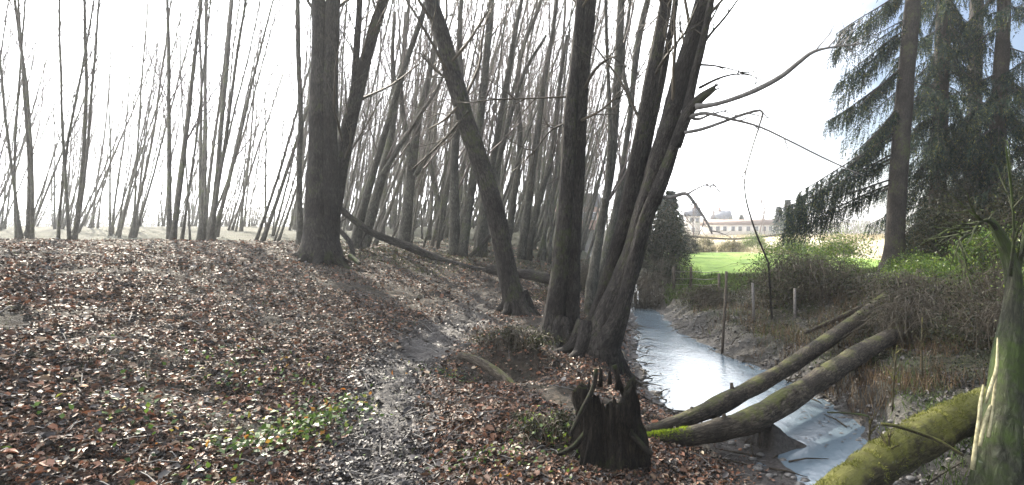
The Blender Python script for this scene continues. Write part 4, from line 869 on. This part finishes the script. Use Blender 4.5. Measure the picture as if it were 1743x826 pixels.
for u_, v_ in ((1166, 402), (1205, 405), (1250, 407), (1296, 403), (1334, 398)):
    p = at(u_, v_, 70.2); b = MB(); b.tube([(p[0], 70.2, gz(p[0], 70.2) - .3), (p[0], 70.2, p[2] + .15)], .1, 6); b.build('post', M['post'], t)
def conifer(x_, y_, h_, r_, label, seed):
    rg = np.random.default_rng(seed); g = gz(x_, y_); t = thing('conifer', label, 'tree', (x_, y_, g), 'conifers on the skyline')
    b = MB(); b.tube([(x_, y_, g - .2), (x_, y_, g + h_)], [h_ * .02, .03], 6); b.build('trunk', M['bark_spruce'], t)
    n = 1300; f = rg.random(n) ** .75; a = rg.uniform(0, 2 * PI, n); rr = r_ * (1.02 - f) * rg.uniform(.3, 1, n) * (1 + .4 * np.sin(f * 60)); Q = np.stack([x_ + rr * np.cos(a), y_ + rr * np.sin(a), g + .08 * h_ + f * h_ * .93], -1)
    b = MB(); b.cards(Q, np.stack([np.cos(a), np.sin(a), -.5 + 0 * a], -1) + rg.normal(0, .3, (n, 3)), rg.normal(0, .6, (n, 3)) + [0, 0, 1], h_ * .10, h_ * .03, 0); b.build('crown', M['needles'], t)
for k, (u_, y_, v_, r_, lab) in enumerate([(1341, 80, 340, 1.1, 'narrow dark conifer just left of the drooping spruce boughs'), (1325, 90, 352, 1.2, 'small pointed conifer left of the narrow dark one'), (1362, 85, 332, 1.4, 'taller conifer behind the drooping spruce boughs'),
        (1142, 44, 326, 1.1, 'dark conifer rising behind the tall evergreen'), (1128, 52, 338, 1.2, 'conifer tip beside the leaning cluster'), (1159, 75, 365, 1.3, 'blue-green conifer next to the white gabled house'), (1262, 130, 366, 1.6, 'faint conifer over the roof of the long low building')]):
    x_ = wx(u_, y_); conifer(x_, y_, wz(v_, y_) - gz(x_, y_), r_, lab, 60 + k)
for k, (u_, y_, lab) in enumerate([(1292, 95, 'bare tree over the middle of the long low building'), (1301, 110, 'bare tree near the right end of the long low building'), (1208, 125, 'bare tree by the grey-roofed house'), (1180, 88, 'bare tree over the white gabled house')]):
    x_ = wx(u_, y_); t = thing('bare_tree', lab, 'tree', (x_, y_, gz(x_, y_))); b = MB(); grow(b, (x_, y_, gz(x_, y_) - .1), (.05, 0, 1), [7.5, 8, 7, 6][k], .12, 3, rng, 6, .6, 6, .5, .06, .2, .2, minr=.02); b.build('trunk', M['twig_far'], t)

# far woods along the skyline: one mass
b = MB(); rg = np.random.default_rng(70); n = 70000
yy = rg.uniform(130, 190, n); uu = rg.uniform(-500, 2300, n); xx = (uu - CU) / F * yy
hh = (2.6 + 2.4 * (fbm(xx * .04, yy * 0, 91, 3) + .4)) * np.where(uu < 1060, 1.5, .85) * rg.random(n) ** 1.3
b.cards(np.stack([xx, yy, ground(xx, yy) + hh], -1), rg.normal(0, .35, (n, 3)) + [0, 0, 1], rg.normal(0, 1, (n, 3)), rg.uniform(.4, 1.2, n), rg.uniform(.10, .3, n), 0)
M['woods'] = plain('far_woods', 0, 0, .9, island=True, stops=[(0, (.13, .12, .11)), (.6, (.2, .18, .16)), (1, (.2, .23, .12))])
tag(b.build('distant_woods', M['woods']), 'low band of far woods along the skyline', 'woods', kind='stuff')

# ------------------------------------------------------------------ ground cover
def scatter(n, ulo, uhi, ylo, yhi, p=1.6):
    p = p + 1e-3; k = rng.random(n); y = (ylo ** (1 - p) + k * (yhi ** (1 - p) - ylo ** (1 - p))) ** (1 / (1 - p)); u_ = rng.uniform(ulo, uhi, n); return (u_ - CU) / F * y, y
def slope_n(x, y, e=.04):
    n = np.stack([ground(x - e, y) - ground(x + e, y), ground(x, y - e) - ground(x, y + e), np.full(len(x), 2 * e)], -1); return n / np.linalg.norm(n, axis=1)[:, None]
x, y = scatter(620000, -60, 1420, 3.2, 24, 1.9)
xl = np.interp(y, SY, SL); pth = np.exp(-((x - path_x(y)) / .42) ** 2) * sstep(15, 8, y); cl = fbm(x * 1.3, y * 1.3, 61, 3)
keep = (x < xl - .12) & (rng.random(len(x)) < (.6 + 1.1 * cl) * (1 - .86 * pth) * sstep(0, np.interp(y, [3, 6, 9], [1.9, 1.7, .35]), xl - x) * (1 - .92 * np.exp(-(((x + 1.95) / .55) ** 2 + ((y - 7.05) / .42) ** 2) ** 2)))
x, y, pth = x[keep], y[keep], pth[keep]; nn = slope_n(x, y); z = ground(x, y) + rng.uniform(.002, .03, len(x)); k = len(x)
D = rng.normal(0, 1, (k, 3)); D[:, 2] *= .35; NN = nn + rng.normal(0, .40, (k, 3)); L_ = np.clip(rng.lognormal(-3.62, .45, k), .010, .085) * np.interp(y, [3, 12, 24], [1, 1.15, 1.7])
mud_ = rng.random(k) < np.maximum(pth * 1.3, .18)
for sel, nm, mt in ((~mud_, 'leaf_litter', 'litter'), (mud_, 'trodden_leaf_litter', 'litter_mud')):
    b = MB(); b.cards(np.stack([x, y, z], -1)[sel], D[sel], NN[sel], L_[sel], L_[sel] * rng.uniform(.4, .75, sel.sum()), rng.uniform(-.3, .45, sel.sum())[:, None], 'oak')
    tag(b.build(nm, M[mt]), 'fallen brown leaves over the left bank' if mt == 'litter' else 'dark muddy leaves trodden into the path', 'leaves', kind='stuff')
# right bank litter and low plants
x, y = scatter(60000, 1150, 2000, 3.0, 20, 1.5); xr = np.interp(y, SY, SR); cl = fbm(x * 1.1, y * 1.1, 66, 3)
keep = (x > xr + .05) & (rng.random(len(x)) < .5 + cl); x, y = x[keep], y[keep]; k = len(x); nn = slope_n(x, y)
b = MB(); L_ = rng.uniform(.02, .06, k) * np.interp(y, [3, 20], [1, 1.5]); b.cards(np.stack([x, y, ground(x, y) + .012], -1), rng.normal(0, 1, (k, 3)) * [1, 1, .4], nn + rng.normal(0, .5, (k, 3)), L_, L_ * .55, .2, 'oak')
tag(b.build('bank_leaf_litter', M['litter_mud']), 'dark leaves scattered on the right bank', 'leaves', kind='stuff')
x, y = scatter(60000, 1180, 2000, 3.2, 13, 1.3); k = (x > np.interp(y, SY, SR) + .25) & (fbm(x * 1.5, y * 1.5, 71, 3) > -.05); x, y = x[k], y[k]; k = len(x)
b = MB(); b.cards(np.stack([x, y, ground(x, y) + rng.uniform(.01, .12, k)], -1), rng.normal(0, 1, (k, 3)), rng.normal(0, .6, (k, 3)) + [0, 0, 1], rng.uniform(.02, .05, k), .02, .1)
tag(b.build('bank_undergrowth', M['bramble_leaf']), 'low dark leafy growth carpeting the right bank', 'undergrowth', kind='stuff')
def blades(name, label, mt, x, y, hmin, hmax, w, lean=.35, kind='stuff', cat='grass'):
    k = len(x); b = MB(); D = rng.normal(0, lean, (k, 3)); D[:, 2] = 1
    b.cards(np.stack([x, y, ground(x, y) - .01], -1), D, rng.normal(0, 1, (k, 3)), rng.uniform(hmin, hmax, k), w, rng.uniform(0, .25), 'tri'); tag(b.build(name, M[mt]), label, cat, kind=kind)
def clumped(n, ulo, uhi, ylo, yhi, p, cond, sc=1.5, th=.0, seed=3):
    x, y = scatter(n, ulo, uhi, ylo, yhi, p); k = cond(x, y) & (fbm(x * sc, y * sc, seed, 3) + rng.normal(0, .06, n) > th); return x[k], y[k]
XR = lambda y: np.interp(y, SY, SR)
x, y = clumped(34000, 1170, 2000, 3.2, 20, 1.4, lambda x, y: x > XR(y) + .15, 1.2, .02, 3); blades('rough_grass', 'dark rough grass on the right bank', 'grass', x, y, .05, .2, .010, .5)
x, y = clumped(17000, 1180, 1700, 7, 15, 1.2, lambda x, y: x > XR(y) + .1, 1.4, -.02, 13); blades('dead_stalks', 'dead brown stalks standing on the right bank', 'dead_grass', x, y, .06, .30, .010, .25)
x, y = clumped(9000, -40, 1420, 3.3, 12, 1.7, lambda x, y: x < np.interp(y, SY, SL) - .2, 1.6, .22, 23); blades('grass_wisps', 'wisps of green grass and moss among the fallen leaves', 'grass', x, y, .03, .10, .006, .6)
x, y = clumped(26000, 560, 1110, 13, 30, 1.0, lambda x, y: x < np.interp(y, SY, SL) - .3, .7, .02, 29); blades('woodland_grass', 'low green growth on the floor of the wood', 'floor', x, y, .03, .12, .03, .9)
x, y = clumped(40000, 1130, 1750, 17.5, 24, 1.0, lambda x, y: (x > .3) & (x < 7.5), .5, -.5, 31); blades('meadow_edge_grass', 'taller green grass along the near edge of the meadow', 'grass', x, y, .06, .22, .03, .3)
x, y = scatter(50000, 1100, 1640, 30, 92, 1.2); ybb = np.where(x > 8, np.maximum(56 - 1.9 * (x - 8), 24), 56.); k = (y > ybb) & (fbm(x * .25, y * .25, 5, 2) > -.12); blades('straw_grass', 'tall straw-coloured grass on the rough bank beyond the meadow', 'tan_grass', x[k], y[k], .2, .6, .07, .35)
# ivy and green leaves near the camera
def patch(label, cx, cy, rx, ry, n, ls, hgt=.12, mt='ivy'):
    x = cx + rng.normal(0, rx, n); y = cy + rng.normal(0, ry, n); b = MB(); D = rng.normal(0, 1, (n, 3)); D[:, 2] = np.abs(D[:, 2]) * .6
    b.cards(np.stack([x, y, ground(x, y) + rng.uniform(.01, hgt, n)], -1), D, rng.normal(0, .5, (n, 3)) + [0, 0, 1], ls * rng.uniform(.6, 1.3, n), ls * .7, .15); tag(b.build('ground_ivy', M[mt]), label, 'ground cover', kind='stuff')
a_ = hit(528, 735); patch('bright green and orange leaves at the lower left of the path', a_[0] - .05, a_[1], .16, .5, 620, .05)
a_ = hit(420, 640); patch('green leaves on the slope left of the path', a_[0], a_[1], .35, .3, 160, .045)
a_ = hit(955, 745); patch('small green plants left of the stump', a_[0], a_[1], .16, .14, 160, .04, .15, 'laurel')
a_ = hit(790, 655); patch('mossy greens beside the hollow', a_[0], a_[1], .3, .12, 260, .03, .05)
a_ = hit(840, 790); patch('greenish leaves beside the path at the bottom edge', a_[0], a_[1], .25, .15, 180, .035, .06)
a_ = hit(300, 740); patch('green leaves on the open slope at the far left', a_[0], a_[1], .5, .3, 150, .045)
# stones, sticks and leaves in and along the stream
M['stone'] = plain('wet_stone', (.04, .04, .04), (.16, .15, .14), rough=.35, scale=30)
def pebble(b, x, y, z, r):
    nt_, np_ = 5, 8; a = np.arange(np_) * 2 * PI / np_; V = [[x, y, z + r * .6]]
    for i in range(1, nt_):
        f = math.pi * i / nt_; rr = r * math.sin(f) * (1 + rng.uniform(-.25, .25, np_)); V += [[x + q * math.cos(c) * 1.3, y + q * math.sin(c), z + r * .6 * math.cos(f)] for q, c in zip(rr, a)]
    V.append([x, y, z - r * .6]); tri = [[0, 1 + j, 1 + (j + 1) % np_] for j in range(np_)]; q = []
    for i in range(nt_ - 2):
        q += [[1 + i * np_ + j, 1 + (i + 1) * np_ + j, 1 + (i + 1) * np_ + (j + 1) % np_, 1 + i * np_ + (j + 1) % np_] for j in range(np_)]
    l = 1 + (nt_ - 2) * np_; tri += [[l + j, len(V) - 1, l + (j + 1) % np_] for j in range(np_)]; b.add(V, q, tri)
b = MB()
for _ in range(520):
    y_ = U(4.2, 17); side = rng.random() < .5; x_ = (np.interp(y_, SY, SL) - U(-.12, .35)) if side else (np.interp(y_, SY, SR) + U(-.15, .3)); pebble(b, x_, y_, max(gz(x_, y_), WZ - .05) + .005, U(.01, .045))
tag(b.build('bank_stones', M['stone']), 'small wet stones and clods along both water edges', 'stones', kind='stuff')
x, y = scatter(1500, 1000, 1560, 4.2, 16, 1.2); k = (x > np.interp(y, SY, SL)) & (x < np.interp(y, SY, SR)) & (fbm(x * 2, y * 2, 88, 3) + np.abs(x - (np.interp(y, SY, SL) + np.interp(y, SY, SR)) / 2) * .35 > .25); x, y = x[k], y[k]; k = len(x)
b = MB(); b.cards(np.stack([x, y, np.full(k, WZ - .030)], -1), rng.normal(0, 1, (k, 3)) * [1, 1, .05], rng.normal(0, .08, (k, 3)) + [0, 0, 1], rng.uniform(.02, .06, k), .03, .08, 'oak'); tag(b.build('floating_leaves', M['litter_mud']), 'dark leaves drifting on the stream', 'leaves', kind='stuff')
b = MB()
for _ in range(90):
    y_ = U(4.4, 15); side = rng.random() < .6; x_ = (np.interp(y_, SY, SL) - U(-.2, .3)) if side else (np.interp(y_, SY, SR) + U(-.2, .25)); an = U(0, 2 * PI); l = U(.15, .6)
    z0 = max(gz(x_, y_), WZ - .04) + .015; x1, y1 = x_ + l * math.cos(an), y_ + l * math.sin(an); z1 = max(gz(x1, y1), WZ - .04) + .02
    b.tube([[x_, y_, z0], [(x_ + x1) / 2 + U(-.03, .03), (y_ + y1) / 2, max((z0 + z1) / 2, gz((x_ + x1) / 2, (y_ + y1) / 2) + .01) + U(0, .05)], [x1, y1, z1]], [.011, .009, .004], 5)
tag(b.build('washed_up_sticks', M['bark_log']), 'sticks washed up along the stream edges', 'sticks', kind='stuff')
# twigs on the ground
b = MB()
x, y = scatter(900, -40, 1420, 3.3, 14, 1.7); k = x < np.interp(y, SY, SL) - .1; x, y = x[k], y[k]
for a, c in zip(x, y):
    an = U(0, 2 * PI); l = U(.05, .35); p0 = np.array([a, c, gz(a, c) + .015]); x1, y1 = a + l * math.cos(an), c + l * math.sin(an); p1 = np.array([x1, y1, gz(x1, y1) + .02]); b.tube([p0, (p0 + p1) / 2 + [0, 0, U(0, .03)], p1], [.005, .004, .002], 4, cap=False)
tag(b.build('fallen_twigs', M['snag']), 'small twigs scattered over the left bank', 'twigs', kind='stuff')

# thin bright air in the low sun
hz = MB(); hz.box((-520, -40, -3.2), (520, 920, 21)); m, N, L = mat('haze_air')
pv = N.new('ShaderNodeVolumePrincipled'); pv.inputs['Density'].default_value = .0012; pv.inputs['Color'].default_value = (.93, .96, 1, 1); pv.inputs['Anisotropy'].default_value = .4
ho = N.new('ShaderNodeOutputMaterial'); L.new(pv.outputs[0], ho.inputs['Volume']); tag(hz.build('haze', m, smooth=False), 'thin bright haze among the trees', 'haze', kind='stuff')
SC.cycles.volume_bounces = 0
